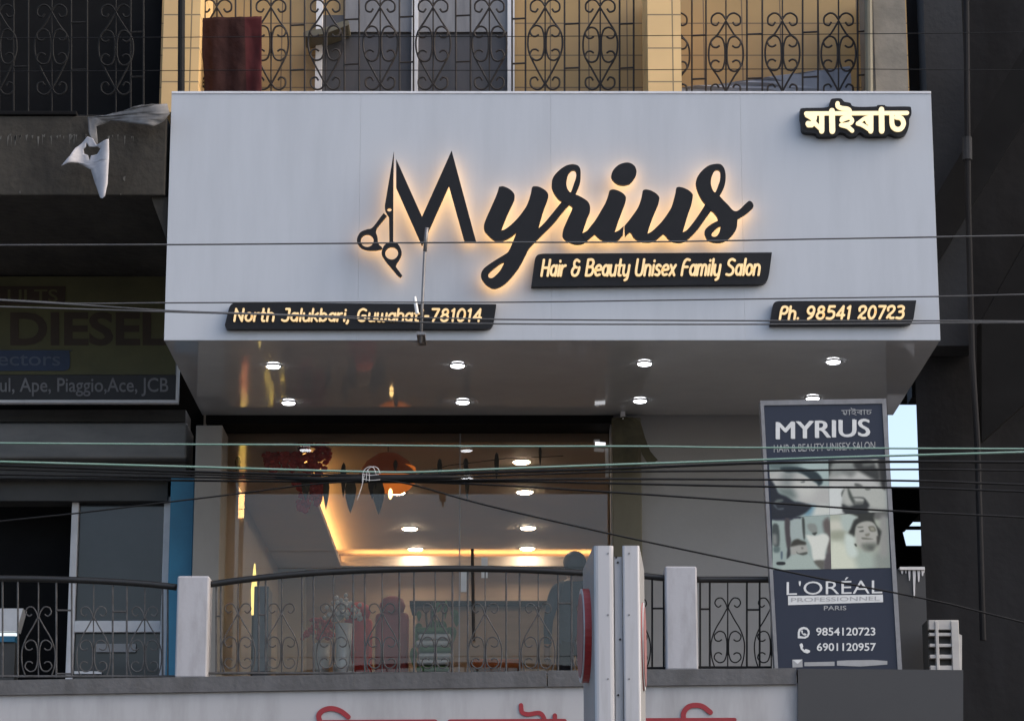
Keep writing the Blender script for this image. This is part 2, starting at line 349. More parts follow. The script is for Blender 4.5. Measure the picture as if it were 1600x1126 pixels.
# ------------------------------------------------------------------ rounded one-line alphabet for the lit plates
def A(*v): return ('c', [(v[i], v[i + 1]) for i in range(0, len(v), 2)])
def Ln(*v): return ('l', [(v[i], v[i + 1]) for i in range(0, len(v), 2)])
def O(cx, cy, rx, ry): return ('c', [(cx + rx * math.cos(t * math.pi / 6), cy + ry * math.sin(t * math.pi / 6)) for t in range(0, 13)])
G = {
 'H': (.52, [Ln(0, 0, 0, 1), Ln(.46, 0, .46, 1), Ln(0, .5, .46, .5)]),
 'a': (.42, [O(.19, .33, .19, .31), Ln(.38, .64, .38, 0)]), 'i': (.1, [Ln(.04, 0, .04, .64), Ln(.04, .9, .04, .93)]),
 'r': (.28, [Ln(0, 0, 0, .64), A(0, .35, .06, .56, .25, .64)]),
 '&': (.56, [A(.42, .9, .22, 1, .08, .86, .12, .62, .3, .52), A(.3, .52, .1, .5, 0, .26, .1, .04, .3, 0, .46, .16, .5, .52)]),
 'B': (.52, [Ln(0, 0, 0, 1), A(0, 1, .3, 1, .42, .8, .3, .56, .05, .54), A(.05, .54, .36, .54, .48, .28, .34, .03, 0, 0)]),
 'e': (.44, [A(.02, .34, .4, .38, .36, .58, .2, .65, .03, .5, .01, .22, .14, .02, .36, .06)]),
 'u': (.42, [A(0, .64, 0, .25, .08, .03, .2, .0, .34, .08, .38, .25), Ln(.38, .64, .38, 0)]),
 't': (.3, [Ln(.1, 1, .1, .12), A(.1, .12, .14, .01, .26, 0), Ln(0, .64, .25, .64)]),
 'y': (.42, [A(0, .64, 0, .25, .08, .03, .2, .0, .34, .08, .38, .25), A(.38, .64, .38, .1, .34, -.2, .2, -.3)]),
 'U': (.54, [A(0, 1, 0, .3, .08, .05, .23, 0, .4, .05, .47, .3, .47, 1)]),
 'n': (.42, [Ln(0, 0, 0, .64), A(0, .38, .06, .58, .2, .65, .34, .56, .38, .36, .38, 0)]),
 's': (.38, [A(.33, .58, .18, .66, .04, .56, .08, .4, .24, .3, .33, .16, .22, .01, .02, .05)]),
 'x': (.4, [Ln(0, 0, .36, .64), Ln(0, .64, .36, 0)]),
 'F': (.46, [A(.42, .96, .22, 1, .06, .85, 0, .5, 0, 0), Ln(0, .52, .34, .52)]),
 'm': (.66, [Ln(0, 0, 0, .64), A(0, .4, .06, .6, .18, .65, .29, .56, .31, .36, .31, 0), A(.31, .4, .37, .6, .48, .65, .59, .56, .62, .36, .62, 0)]),
 'l': (.1, [Ln(.04, 0, .04, 1)]),
 'S': (.54, [A(.46, .92, .26, 1.0, .06, .9, .05, .68, .24, .54, .44, .38, .44, .12, .24, 0, .0, .04)]),
 'o': (.44, [O(.2, .33, .2, .32)]), 'N': (.56, [Ln(0, 0, 0, 1), Ln(0, 1, .48, 0), Ln(.48, 0, .48, 1)]),
 'h': (.42, [Ln(0, 0, 0, 1), A(0, .38, .06, .58, .2, .65, .34, .56, .38, .36, .38, 0)]),
 'J': (.46, [A(.4, 1, .4, .3, .34, .05, .18, 0, .02, .08), Ln(.18, 1, .4, 1)]),
 'k': (.4, [Ln(0, 0, 0, 1), Ln(.34, .64, .02, .3), Ln(.1, .38, .36, 0)]),
 'b': (.44, [Ln(0, 1, 0, 0), O(.2, .33, .2, .31)]), ',': (.14, [A(.06, .04, .05, -.1, 0, -.2)]), '.': (.16, [Ln(.05, .03, .06, .04)]),
 'G': (.58, [A(.46, .9, .26, 1, .06, .85, 0, .5, .07, .14, .26, 0, .44, .08, .48, .42), Ln(.28, .44, .48, .44)]),
 'w': (.6, [A(0, .64, .0, .2, .1, 0, .22, .03, .28, .2, .28, .6), A(.28, .2, .36, .02, .46, 0, .55, .2, .56, .64)]),
 '-': (.3, [Ln(.02, .4, .22, .4)]),
 '7': (.5, [Ln(0, 1, .42, 1), Ln(.42, 1, .14, 0)]), '8': (.52, [O(.22, .76, .17, .23), O(.22, .27, .22, .27)]),
 '1': (.26, [Ln(.0, .86, .12, 1), Ln(.12, 1, .12, 0)]), '0': (.54, [O(.23, .5, .23, .5)]),
 '4': (.52, [Ln(.34, 0, .34, 1), Ln(.34, 1, 0, .28), Ln(0, .28, .46, .28)]), ' ': (.26, []),
 'P': (.5, [Ln(.03, 0, .03, .62), A(.03, .62, .08, .92, .24, 1, .42, .9, .43, .62, .28, .44, .06, .48)]),
 '9': (.52, [O(.22, .7, .2, .29), A(.42, .72, .4, .4, .28, .14, .12, 0)]),
 '5': (.5, [Ln(.4, 1, .08, 1), A(.08, 1, .06, .6, .24, .62, .42, .48, .42, .16, .24, 0, 0, .04)]),
 '2': (.54, [A(.02, .66, .0, .88, .16, 1, .34, .98, .43, .8, .36, .56, .14, .3, .02, .06), A(.02, .06, .14, .2, .26, .03, .46, .03)]),
 '3': (.5, [A(.02, .96, .24, 1, .4, .86, .34, .62, .14, .55), A(.14, .55, .38, .52, .44, .22, .28, .01, 0, .04)]),
}
def plate_text(text, px0, px1, py_top, py_base, slope, Y, stroke=.15, slant=.16, gap=.13, depth=.014):
    adv = sum(G[c][0] + gap for c in text) - gap
    cap = py_base - py_top; sx = (px1 - px0 - cap * slant) / adv
    bm = bmesh.new(); x = 0; k = 0
    for c in text:
        wd, st = G[c]
        for kind, pts in st:
            q = catmull([Vector(p) for p in pts], 4) if kind == 'c' and len(pts) > 2 else [Vector(p) for p in pts]
            loc = [((x + p.x) * sx + p.y * cap * slant, p.y * cap) for p in q]
            f = lambda p: at(px0 + p[0], py_base - p[1] + slope * p[0], Y)
            ribbon(bm, loc, stroke * cap, f, Vector((0, depth, 0)), k % 7); k += 1
        x += wd + gap
    return bm

# ================================================================== SETTING
bm = bmesh.new(); vs = [bm.verts.new(p) for p in ((-300, -300, 0), (300, -300, 0), (300, 500, 0), (-300, 500, 0))]; bm.faces.new(vs)
tag(obj('ground', bm, M['ground']), kind='structure')
tag(obj('pavement', bx(-40, 40, 17.5, 23, .004, .14), M['pave']), kind='structure')

# ================================================================== SALON BUILDING
FZ = 4.02             # first floor level
SOF = 6.87            # canopy soffit level
XL, XR = -2.77, 3.41
GY = 24.25            # shop glass
b = thing('salon_building', 'yellow tiled building with a glazed salon on its first floor, under the big white signboard', 'building', (0.3, 24, 0))
# upper storey
WY = 22.75
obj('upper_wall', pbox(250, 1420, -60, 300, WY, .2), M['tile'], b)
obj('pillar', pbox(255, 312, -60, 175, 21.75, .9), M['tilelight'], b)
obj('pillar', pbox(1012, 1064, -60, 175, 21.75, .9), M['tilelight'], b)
obj('end_pillar', pbox(1366, 1416, -60, 175, 21.75, .9), M['concrete'], b)
obj('drainpipe', tb([at(1356, -60, 21.7), at(1358, 170, 21.7)], .035, 10), M['olive'], b)
obj('drainpipe', tb([at(284, -60, 21.6), at(283, 160, 21.6)], .03, 10), M['irondark'], b)
obj('floor_slab', bx(XL, XR, 21.05, 24.0, 8.2, 8.5), M['concrete'], b)
wn = obj('window', pbox(500, 800, 24, 220, WY - .03, .04), M['netglass'], b)
bm = bmesh.new()
for a, c in ((493, 503), (643, 653), (793, 804)):
    x0, x1 = at(a, 90, WY - .09).x, at(c, 90, WY - .09).x
    box(bm, x0, x1, WY - .10, WY - .03, 7.8, at(800, -50, WY).z)
obj('frame', bm, M['frame'], wn)
obj('curtain', pbox(540, 800, -60, 50, WY - .06, .02), M['curtain'], wn)
bm = bmesh.new(); ribbon(bm, [Vector((478, 53)), Vector((505, 49)), Vector((541, 36))], 9, lambda q: at(q[0], q[1], WY - .35), Vector((0, .3, 0))); obj('sunshade', bm, M['olive'], b)

# window grilles
def unit_e(bm, cx, cy, s, Y, r, sx=1):
    """a back-to-back pair of C scrolls"""
    for d in (-1, 1):
        pts = [(-10, 13), (-15, 10), (-21, 12), (-23, 20), (-15, 27), (-6, 24), (-2, 12), (-1.5, 0), (-2, -12), (-6, -24), (-15, -27), (-23, -20), (-21, -12), (-15, -10), (-10, -13)]
        tube(bm, [at(cx + d * sx * p[0] * s, cy - p[1] * s, Y) for p in catmull([Vector(q) for q in pts], 4)], r, 5)
def grille(name, cxs, pairs, px0, px1, py0, py1, Y, m, parent, ap_top, ap_bot, cy, rails, r=.0088):
    g = obj(name, tb([at(px0, py1 + 12, Y), at(px1, py1 + 12, Y)], .012, 5), m, parent)
    cy_ = cy
    for cx in cxs:
        bm = bmesh.new(); cx += random.uniform(-1.5, 1.5); cy = cy_ + random.uniform(-2, 2)
        tube(bm, [at(cx, py0, Y), at(cx, py1 + 12, Y)], r * .8, 5)
        for d in (-1, 1):
            pts = [(0, ap_top), (d * 12, ap_top + 20), (d * 24, cy - 18), (d * 27, cy), (d * 24, cy + 18), (d * 12, ap_bot - 22), (0, ap_bot)]
            tube(bm, [at(cx + p[0], p[1], Y) for p in catmull([Vector(q) for q in pts], 5)], r, 5)
            pts = [(0, ap_bot - 2), (d * 6, ap_bot + 6), (d * 14, ap_bot + 8), (d * 22, ap_bot + 2), (d * 22, ap_bot - 8), (d * 15, ap_bot - 11), (d * 11, ap_bot - 6)]
            tube(bm, [at(cx + p[0], p[1], Y) for p in catmull([Vector(q) for q in pts], 5)], r, 5)
            pts = [(d * q[0], 2 * ap_top - (q[1]) + 0) for q in ((0, ap_top - 2), (6, ap_top + 6), (14, ap_top + 8), (22, ap_top + 2), (22, ap_top - 8), (15, ap_top - 11), (11, ap_top - 6))]
            pts = [(p[0], 2 * ap_top - p[1]) for p in pts]
            tube(bm, [at(cx + p[0], 2 * ap_top - p[1] - 4, Y) for p in catmull([Vector(q) for q in pts], 5)], r, 5)
        unit_e(bm, cx, cy, 1.0, Y - .004, r)
        obj('scroll', bm, m, g)
    for a, c, rr in pairs:
        bm = bmesh.new()
        for x in (a, c): tube(bm, [at(x, py0, Y), at(x, py1 + 12, Y)], r, 5)
        for y in rr: tube(bm, [at(a, y, Y), at(c, y - 1, Y)], r, 5)
        obj('bar_pair', bm, m, g)
    return g
Yg = 22.05
grille('window_grille', [424, 508, 594, 678, 766, 853, 938, 340], [(454, 476, (40, 110)), (538, 561, (31, 101)), (624, 646, (27, 98)), (712, 735, (25, 97)), (800, 821, (30, 100)), (882, 905, (38, 107)), (968, 990, (38, 107)), (368, 392, (44, 112)), (312, 320, (60, 130))], 312, 1012, -30, 160, Yg, M['iron'], b, 12, 132, 69, 0)
grille('window_grille', [1050, 1134, 1221, 1309], [(1081, 1103, (56, 124)), (1167, 1191, (54, 123)), (1254, 1278, (51, 121)), (1340, 1352, (50, 118))], 1064, 1366, -30, 160, Yg, M['iron'], b, 33, 143, 85, 0)

# walls around the shopfront
obj('side_wall', bx(at(955, 850, 23.82).x, 3.37, 23.82, 24.02, 0, SOF + .3), M['greywall'], b)
obj('column', pbox(958, 1004, 652, 1120, 23.70, .12, bev=.008), M['olive'], b)
obj('column', pbox(300, 342, 664, 1120, 23.60, .5, bev=.008), M['beige'], b)
obj('wall_base', bx(XL, XR, 21.6, 24.2, 0, FZ - .02), M['concrete'], b)
obj('dark_recess_box', bx(at(322, 660, 23.8).x, at(958, 660, 23.8).x, 23.77, 24.2, SOF - .075, SOF + .02), M['darkpaint'], b)  # black box stands in for the shaded recess above the glass
gl = obj('shopfront', bx(at(344, 800, GY).x, at(957, 800, GY).x, GY - .03, GY + .03, SOF - .04, SOF + .0), M['darkpaint'], b)
for a, c in ((343, 350), (952, 959)):
    obj('jamb', bx(at(a, 800, GY).x, at(c, 800, GY).x, GY - .04, GY + .04, FZ, SOF - .045), M['darkpaint'], gl)
bm = bmesh.new()
box(bm, at(717.5, 800, GY).x, at(719.5, 800, GY).x, GY - .012, GY + .012, FZ + .05, SOF - .05)
obj('glass_joint', bm, M['greywall'], gl)
def pane(x0, x1, nm='pane'):
    bm = bmesh.new(); v = [bm.verts.new(p) for p in ((x0, GY, FZ + .02), (x1, GY, FZ + .02), (x1, GY, SOF - .045), (x0, GY, SOF - .045))]; bm.faces.new(v)
    return obj(nm, bm, M['glass'], gl)
xm = at(718.5, 800, GY).x
pane(at(350, 800, GY).x, xm - .002); pane(xm + .002, at(952, 800, GY).x)
# door handle and patch fittings on the glass
obj('door_handle', tb([at(738, 857, GY - .07), at(740, 1000, GY - .07)], .014, 10), M['iron'], gl)
obj('patch_fitting', pbox(752, 762, 870, 902, GY - .012, .02), M['ring'], gl)
obj('patch_fitting', pbox(720, 729, 893, 924, GY - .012, .02), M['ring'], gl)

# room behind the glass
IZ, IB = 6.74, 31.4
IX0, IX1 = -2.72, 3.3
obj('interior_floor', bx(IX0, IX1, 21.3, IB, FZ - .15, FZ), M['floor'], b)
obj('interior_wall', bx(IX0, IX1, IB, IB + .1, FZ, 7.2), M['inbrown'], b)
obj('interior_wall', bx(IX0 - .1, IX0, 24.3, IB, FZ, 7.2), M['inwall'], b)
obj('interior_wall', bx(IX1, IX1 + .05, 24.3, IB, FZ, 7.2), M['inwall'], b)
TX = -1.98
obj('window_header', bx(IX0, IX1, 24.285, 24.299, IZ - .01, 7.1), M['inbrown'], b)
obj('ceiling', bx(IX0, IX1, 24.3, IB, IZ + .16, IZ + .2), M['ceil'], b)
obj('ceiling_border', bx(IX0, TX, 24.3, IB, IZ - .02, IZ + .04), M['ceil'], b)
obj('ceiling_border', bx(TX + .002, IX1, IB - .25, IB - .01, IZ - .02, IZ + .03), M['ceil'], b)
obj('cove_lip', bx(TX + .002, IX1, IB - .25, IB - .23, IZ + .031, IZ + .095), M['ceil'], b)
cs = obj('cove_light', bx(TX - .10, TX - .06, 25.5, IB - .3, IZ + .06, IZ + .08), M['cove'], b)
obj('cove_light', bx(TX + .1, IX1 - .1, IB - .16, IB - .12, IZ + .035, IZ + .055), M['cove'], b)
obj('wall_niche', ep([outline([(415, 1120, 1), (415, 900, 1), (420, 880), (435, 867), (455, 867), (472, 880), (478, 900, 1), (478, 1120, 1)])], lambda p: at(p[0], p[1], 31.35), Vector((0, .04, 0))), M['inwall'], b)
obj('wall_cabinet', pbox(350, 395, 815, 1120, 30.5, .6), M['inwall'], b)
obj('wall_picture', pbox(360, 398, 800, 850, 31.3, .05), M['boxgrey'], b)

# ================================================================== FASCIA SIGNBOARD
YP = 21.0
f = thing('fascia_signboard', 'big white signboard box with black lettering and halo light, above the glazed shopfront', 'signboard', (0.3, 21.0, SOF))
zt = at(800, 147, YP).z; zb = at(800, 528, YP).z
xs = [XL, at(561.5, 330, YP).x, at(861, 330, YP).x, at(1160, 330, YP).x, XR]
for i in range(4):
    obj('panel', bx(xs[i] + .0004, xs[i + 1] - .0004, YP, YP + .03, SOF - .004, zt, bev=.0007), M['acp'], f)
obj('seam_strip', bx(XL + .02, XR - .02, YP + .031, YP + .04, zb + .02, zt - .02), M['seam'], f)
obj('top_trim', bx(XL, XR, YP - .006, YP + .25, zt + .001, zt + .022, bev=.003), M['acp_edge'], f)
obj('side_cheek', bx(XL, XL + .02, YP + .045, 23.77, SOF + .012, zt), M['acp_edge'], f)
obj('side_cheek', bx(XR - .02, XR, YP + .045, 23.77, SOF + .012, zt), M['acp_edge'], f)
obj('soffit', bx(XL, XR, YP + .0305, 23.77, SOF, SOF + .012), M['soffit'], f)

def c1(L_): return [((740 + p[0] / 5.117, 240 + p[1] / 5.117) + tuple(p[2:])) for p in L_]
def c2(L_): return [((840 + p[0] / 7.039, 240 + p[1] / 7.039) + tuple(p[2:])) for p in L_]
def c3(L_): return [((1000 + p[0] / 7.037, 240 + p[1] / 7.037) + tuple(p[2:])) for p in L_]
def c4(L_): return [((540 + p[0] / 5.118, 220 + p[1] / 5.118) + tuple(p[2:])) for p in L_]
def c5(L_): return [((1230 + p[0] / 7.619, 140 + p[1] / 7.619) + tuple(p[2:])) for p in L_]
y_o = c1([(203, 265, 1), (240, 262), (290, 285), (322, 318), (328, 350), (318, 385), (275, 475), (240, 560), (220, 614, 1), (250, 605), (300, 568), (360, 507), (415, 432), (440, 378), (458, 315), (468, 270), (490, 261), (530, 268), (575, 295), (596, 325), (592, 365), (560, 450), (532, 545), (518, 598, 1), (560, 560), (620, 490), (680, 415), (708, 380, 1), (765, 407, 1), (715, 462), (640, 555), (540, 655), (480, 715), (440, 760), (415, 810), (370, 895), (320, 965), (260, 1030), (200, 1068), (150, 1074), (100, 1045), (65, 1000), (60, 960), (80, 920), (130, 880), (200, 835), (265, 795), (285, 770), (310, 715), (335, 650), (348, 623, 1), (310, 655), (265, 682), (210, 697), (160, 688), (110, 645), (85, 610), (83, 570), (100, 520), (140, 430), (175, 350), (192, 305)])
y_h = c1([(247, 868, 1), (225, 872), (180, 902), (130, 945), (118, 965), (122, 990), (150, 993), (180, 970), (215, 930)])
r_o = c2([(155, 330), (165, 275), (200, 220), (260, 165), (320, 130), (385, 117), (440, 130), (468, 165), (474, 220), (470, 300), (450, 370), (415, 448, 1), (450, 462), (510, 495), (555, 530), (577, 580), (575, 640), (550, 700), (515, 800), (490, 885, 1), (550, 950, 1), (500, 985), (440, 995), (380, 985), (310, 950), (275, 910), (278, 850), (300, 790), (340, 700), (380, 610), (375, 580), (350, 562, 1), (268, 525, 1), (230, 500), (190, 450), (160, 390)])
r_h = c2([(390, 180), (415, 190), (425, 220), (420, 270), (400, 330), (370, 415), (357, 425), (330, 390), (317, 340), (320, 290), (335, 230), (360, 195)])
i_o = c2([(795, 405), (830, 393), (880, 405), (930, 430), (965, 465), (972, 500), (960, 550), (930, 630), (895, 720), (865, 810), (847, 866, 1), (890, 845), (930, 812), (948, 796, 1), (938, 895, 1), (925, 905), (890, 945), (830, 968), (760, 965), (690, 940), (650, 905), (625, 885, 1), (540, 958, 1), (478, 882, 1), (540, 850), (590, 790), (640, 725), (720, 590), (745, 545), (770, 480), (785, 425)])
i_d = c2([(985, 98), (1030, 108), (1070, 140), (1088, 190), (1080, 240), (1050, 290), (1010, 330), (950, 345), (890, 338), (840, 305), (810, 260), (815, 220), (840, 170), (890, 125), (940, 105)])
u_o = c3([(30, 412), (45, 397), (80, 395), (130, 410), (180, 440), (210, 475), (212, 510), (195, 570), (160, 650), (125, 740), (95, 830), (85, 880, 1), (130, 855), (190, 800), (250, 735), (310, 650), (345, 590), (370, 510), (390, 430), (397, 385), (410, 370), (440, 367), (490, 380), (545, 410), (578, 445), (580, 480), (565, 560), (530, 660), (500, 760), (470, 864, 1), (510, 845), (560, 790), (620, 710), (680, 620), (722, 548, 1), (788, 618, 1), (720, 710), (650, 810), (580, 890), (510, 950), (460, 972), (420, 975), (360, 965), (310, 935), (275, 895), (255, 880, 1), (215, 915), (170, 950), (110, 970), (50, 970), (24, 968), (-36, 945), (-76, 910), (-91, 880), (-111, 860, 1), (-141, 885), (-166, 914, 1), (-172, 800, 1), (-161, 782), (-106, 715), (-26, 600), (9, 510), (24, 440)])
s_o = c3([(718, 552, 1), (680, 505), (640, 430), (618, 360), (615, 310), (635, 250), (690, 180), (760, 130), (840, 112), (890, 120), (925, 160), (942, 230), (938, 320), (915, 390), (875, 465, 1), (920, 515), (970, 565), (1020, 620), (1060, 633), (1100, 610), (1150, 560), (1190, 525), (1215, 522), (1240, 545), (1248, 580), (1230, 605), (1180, 650), (1120, 690), (1075, 715, 1), (1070, 760), (1065, 810), (1040, 860), (1000, 910), (940, 955), (880, 975), (800, 970), (750, 950), (720, 905), (710, 860), (725, 825), (770, 785), (820, 755), (858, 738, 1), (850, 700), (820, 655), (785, 625, 1)])
s_h1 = c3([(850, 175), (875, 185), (885, 220), (880, 290), (860, 350), (835, 415), (820, 425), (795, 390), (780, 330), (785, 270), (805, 210), (825, 182)])
s_h2 = c3([(887, 793, 1), (850, 812), (805, 855), (788, 880), (790, 905), (815, 915), (845, 905), (870, 870), (882, 830)])
m_o = c4([(404, 145, 1), (611, 607, 1), (848, 78, 1), (1043, 803, 1), (950, 803, 1), (826, 358, 1), (611, 838, 1), (404, 372, 1)])
sc1 = c4([(386, 84, 1), (382, 300, 1), (380, 805, 1), (415, 822), (440, 860), (448, 900), (430, 945), (405, 985), (405, 1010), (430, 1045), (452, 1075, 1), (440, 1088, 1), (420, 1078), (370, 1020), (320, 960), (290, 910), (292, 870), (315, 830), (350, 808, 1), (347, 610, 1), (318, 560), (313, 520, 1), (350, 300, 1)])
sc2 = c4([(305, 578, 1), (328, 600, 1), (285, 650), (250, 695), (243, 730), (255, 770), (257, 810, 1), (270, 833), (292, 852), (285, 864, 1), (240, 872), (170, 870), (120, 850), (92, 810), (95, 770), (120, 730), (170, 708), (205, 700), (235, 670), (270, 622)])
def hc(cx, cy, r, ry=None): return circle(540 + cx / 5.118, 220 + cy / 5.118, r / 5.118, 28, (ry or r) / 5.118)
LYF, LTH = 20.87, .04   # letter front, letter thickness
def letter(name, loops, k, halo=True):
    Yf = LYF - .0025 * k
    fr = lambda p: at(p[0], p[1], Yf)
    o = obj(name, ep(loops, fr, Vector((0, LTH, 0))), M['black'], f)
    bm = bmesh.new(); back = lambda p: at(p[0], p[1], Yf) + Vector((0, LTH + .003, 0))
    extrude_poly(bm, loops, back, None)
    obj('halo_light', bm, M['halo'], o)
    return o
letter('letter', [outline(m_o)], 0)
letter('letter', [outline(y_o), outline(y_h)], 0)
letter('letter', [outline(r_o), outline(r_h)], 1)
letter('letter', [outline(i_o)], 2)
letter('letter_dot', [outline(i_d)], 0)
letter('letter', [outline(u_o)], 3)
letter('letter', [outline(s_o), outline(s_h1), outline(s_h2)], 4)
letter('scissors_emblem', [outline(sc1), hc(368, 897, 52), hc(350, 549, 19, 16)], 0)
letter('scissors_handle', [outline(sc2), hc(172, 797, 52)], 0)

# dark plates with lit lettering
PD = .05
def plate(name, pts, Yf=20.94):
    o = obj(name, ep([outline(pts, 4)], lambda p: at(p[0], p[1], Yf), Vector((0, YP - .001 - Yf, 0))), M['black'], f)
    return o
pl = plate('tagline_plate', [(820 + x / 4, 385 + y / 4) + t for x, y, t in ((40, 250, (1,)), (60, 100, (1,)), (66, 72, ()), (82, 52, ()), (112, 45, (1,)), (1545, 37, (1,)), (1529, 160, (1,)), (1520, 200, ()), (1502, 225, ()), (1465, 235, (1,)))])
obj('lettering', plate_text('Hair & Beauty Unisex Family Salon', 846, 1190, 406, 430.5, -.004, 20.924), M['lit'], pl)
pl = plate('address_plate', [(340 + x / 3.556, 460 + y / 3.556) + t for x, y, t in ((40, 170, (1,)), (58, 95, (1,)), (68, 66, ()), (84, 50, ()), (112, 45, (1,)), (1548, 54, (1,)), (1534, 150, (1,)), (1526, 172, ()), (1510, 185, ()), (1480, 190, (1,)), (62, 191, (1,)), (46, 186, ()))])
obj('lettering', plate_text('North Jalukbari, Guwahati-781014', 366, 755, 482.5, 501, .001, 20.924, stroke=.17), M['lit'], pl)
pl = plate('phone_plate', [(1190 + x / 6.154, 455 + y / 6.154) + t for x, y, t in ((78, 325, (1,)), (103, 165, (1,)), (112, 125, ()), (132, 102, ()), (170, 93, (1,)), (1488, 87, (1,)), (1463, 255, (1,)), (1450, 292, ()), (1428, 312, ()), (1385, 322, (1,)))])
obj('lettering', plate_text('Ph.', 1218, 1252, 479, 498, -.006, 20.924, stroke=.19), M['lit'], pl)
obj('lettering', plate_text('98541', 1260, 1332, 478.8, 497.7, -.006, 20.924, stroke=.19), M['lit'], pl)
obj('lettering', plate_text('20723', 1341, 1415, 478.5, 497.3, -.006, 20.924, stroke=.19), M['lit'], pl)
pl = plate('script_plate', c5([(185, 222), (450, 215), (500, 185), (515, 130), (545, 108), (640, 108), (680, 145), (750, 160), (800, 203), (1040, 203), (1080, 186), (1160, 186), (1195, 203), (1440, 203), (1475, 225), (1478, 300), (1455, 340), (1450, 430), (1420, 515), (1370, 545), (1300, 552), (1210, 525), (1170, 548), (950, 550), (880, 512), (850, 518), (820, 550), (740, 555), (680, 518), (620, 512), (570, 550), (380, 555), (330, 520), (210, 508), (172, 470), (165, 380), (155, 330), (158, 255)]), 20.93)
bm = bmesh.new()
st = [([(225, 284), (1428, 277)], 46), ([(412, 290), (412, 492)], 60), ([(235, 305), (300, 345), (330, 400), (405, 470)], 48), ([(330, 300), (320, 360), (290, 410), (255, 420)], 56), ([(250, 405), (290, 418)], 62),
      ([(533, 255), (538, 492)], 68), ([(600, 165), (605, 200), (650, 222), (720, 232), (745, 262), (735, 320), (660, 342), (650, 365)], 50), ([(650, 365), (740, 335), (775, 375), (730, 410), (640, 422)], 44), ([(650, 425), (720, 445), (775, 490)], 46),
      ([(995, 290), (995, 492)], 60), ([(985, 330), (920, 345), (840, 405)], 40), ([(840, 405), (900, 425), (985, 480)], 46), ([(935, 350), (960, 400)], 34),
      ([(1122, 240), (1126, 492)], 64), ([(1245, 290), (1250, 420), (1290, 470), (1350, 468), (1385, 410), (1360, 345), (1300, 330)], 54)]
for k, (p, wd) in enumerate(st):
    pp = [Vector((1230 + a / 7.619, 140 + c / 7.619)) for a, c in p]
    if len(pp) > 2: pp = catmull(pp, 4)
    ribbon(bm, pp, wd / 7.619, lambda q: at(q[0], q[1], 20.912), Vector((0, .016, 0)), k)
obj('lettering', bm, M['lit2'], pl)

# canopy downlights
for k, (px, py) in enumerate(((427, 573), (715, 572), (1007, 569), (1302, 566), (451, 630), (723, 629), (1000, 627), (1270, 623))):
    p = atz(px, py, SOF - .012)
    row = 'front' if k < 4 else 'rear'
    pos = ('above the left end of the shopfront', 'left of the middle of the canopy', 'right of the middle of the canopy', 'nearest the tall navy banner')[k % 4]
    t = thing('downlight', f'lit soffit downlight in the {row} row, {pos}', 'ceiling light', (p.x, p.y, SOF), 'downlights in the canopy soffit')
    bm = bmesh.new(); lathe(bm, (p.x, p.y, SOF - .008), [(.064, .0075), (.063, 0), (.059, -.002), (.058, .0075)], 28); obj('trim_ring', bm, M['ring'], t, True)
    bm = bmesh.new(); lathe(bm, (p.x, p.y, SOF - .012), [(.050, -.006), (.056, 0), (.057, .008)], 28); obj('diffuser', bm, M['lamp'], t)
# indoor ceiling lights
for k, (px, py) in enumerate(((815, 722), (820, 769), (825, 825), (824, 857), (620, 770), (640, 826), (649, 858))):
    zc = IZ + .16
    p = atz(px, py, zc - .012)
    side, idx = ('right', k) if k < 4 else ('left', k - 4)
    pos = (('nearest the glass', 'second from the glass', 'third from the glass', 'farthest from the glass') if k < 4 else ('nearest the glass', 'in the middle', 'farthest from the glass'))[idx]
    t = thing('downlight', f'lit ceiling light inside the salon, {side} row, {pos}', 'ceiling light', (p.x, p.y, zc), 'ceiling lights inside the salon')
    bm = bmesh.new(); lathe(bm, (p.x, p.y, zc - .01), [(.096, .0095), (.094, 0), (.082, -.002), (.08, .0095)], 28); obj('trim_ring', bm, M['ring'], t, True)
    bm = bmesh.new(); lathe(bm, (p.x, p.y, zc - .014), [(.07, -.006), (.078, 0), (.079, .01)], 28); obj('diffuser', bm, M['lampin'], t)

# ================================================================== BALCONY: parapet, rails, posts
pw = thing('parapet_wall', 'low parapet wall with a plain grey coping, running under the balcony railings', 'wall', (0, 21.2, 0))
def slab(px0, px1, top0, top1, bot0, bot1, Y, depth):
    bm = bmesh.new()
    fr = [at(px0, top0, Y), at(px1, top1, Y), at(px1, bot1, Y), at(px0, bot0, Y)]
    a = [bm.verts.new(p) for p in fr]; c = [bm.verts.new(p + Vector((0, depth, 0))) for p in fr]
    bm.faces.new(a); bm.faces.new(c[::-1])
    for i in range(4): bm.faces.new((a[i], a[(i + 1) % 4], c[(i + 1) % 4], c[i]))
    return bm
obj('coping', slab(-60, 854, 1063, 1047, 1086, 1072, 20.95, .5), M['coping'], pw)
obj('coping', slab(856, 1244, 1047, 1043, 1072, 1068, 20.95, .5), M['coping'], pw)
obj('wall', bx(-4.6, 2.2, 21.03, 21.4, 0, at(800, 1078, 21).z), M['concrete'], pw)
lb = thing('lower_signboard', 'white board with large red lettering, fixed below the grey coping', 'signboard', (0, 21, 3.2))
obj('panel', slab(-60, 1246, 1084, 1066, 1300, 1300, 20.98, .04), M['lowsign'], lb)
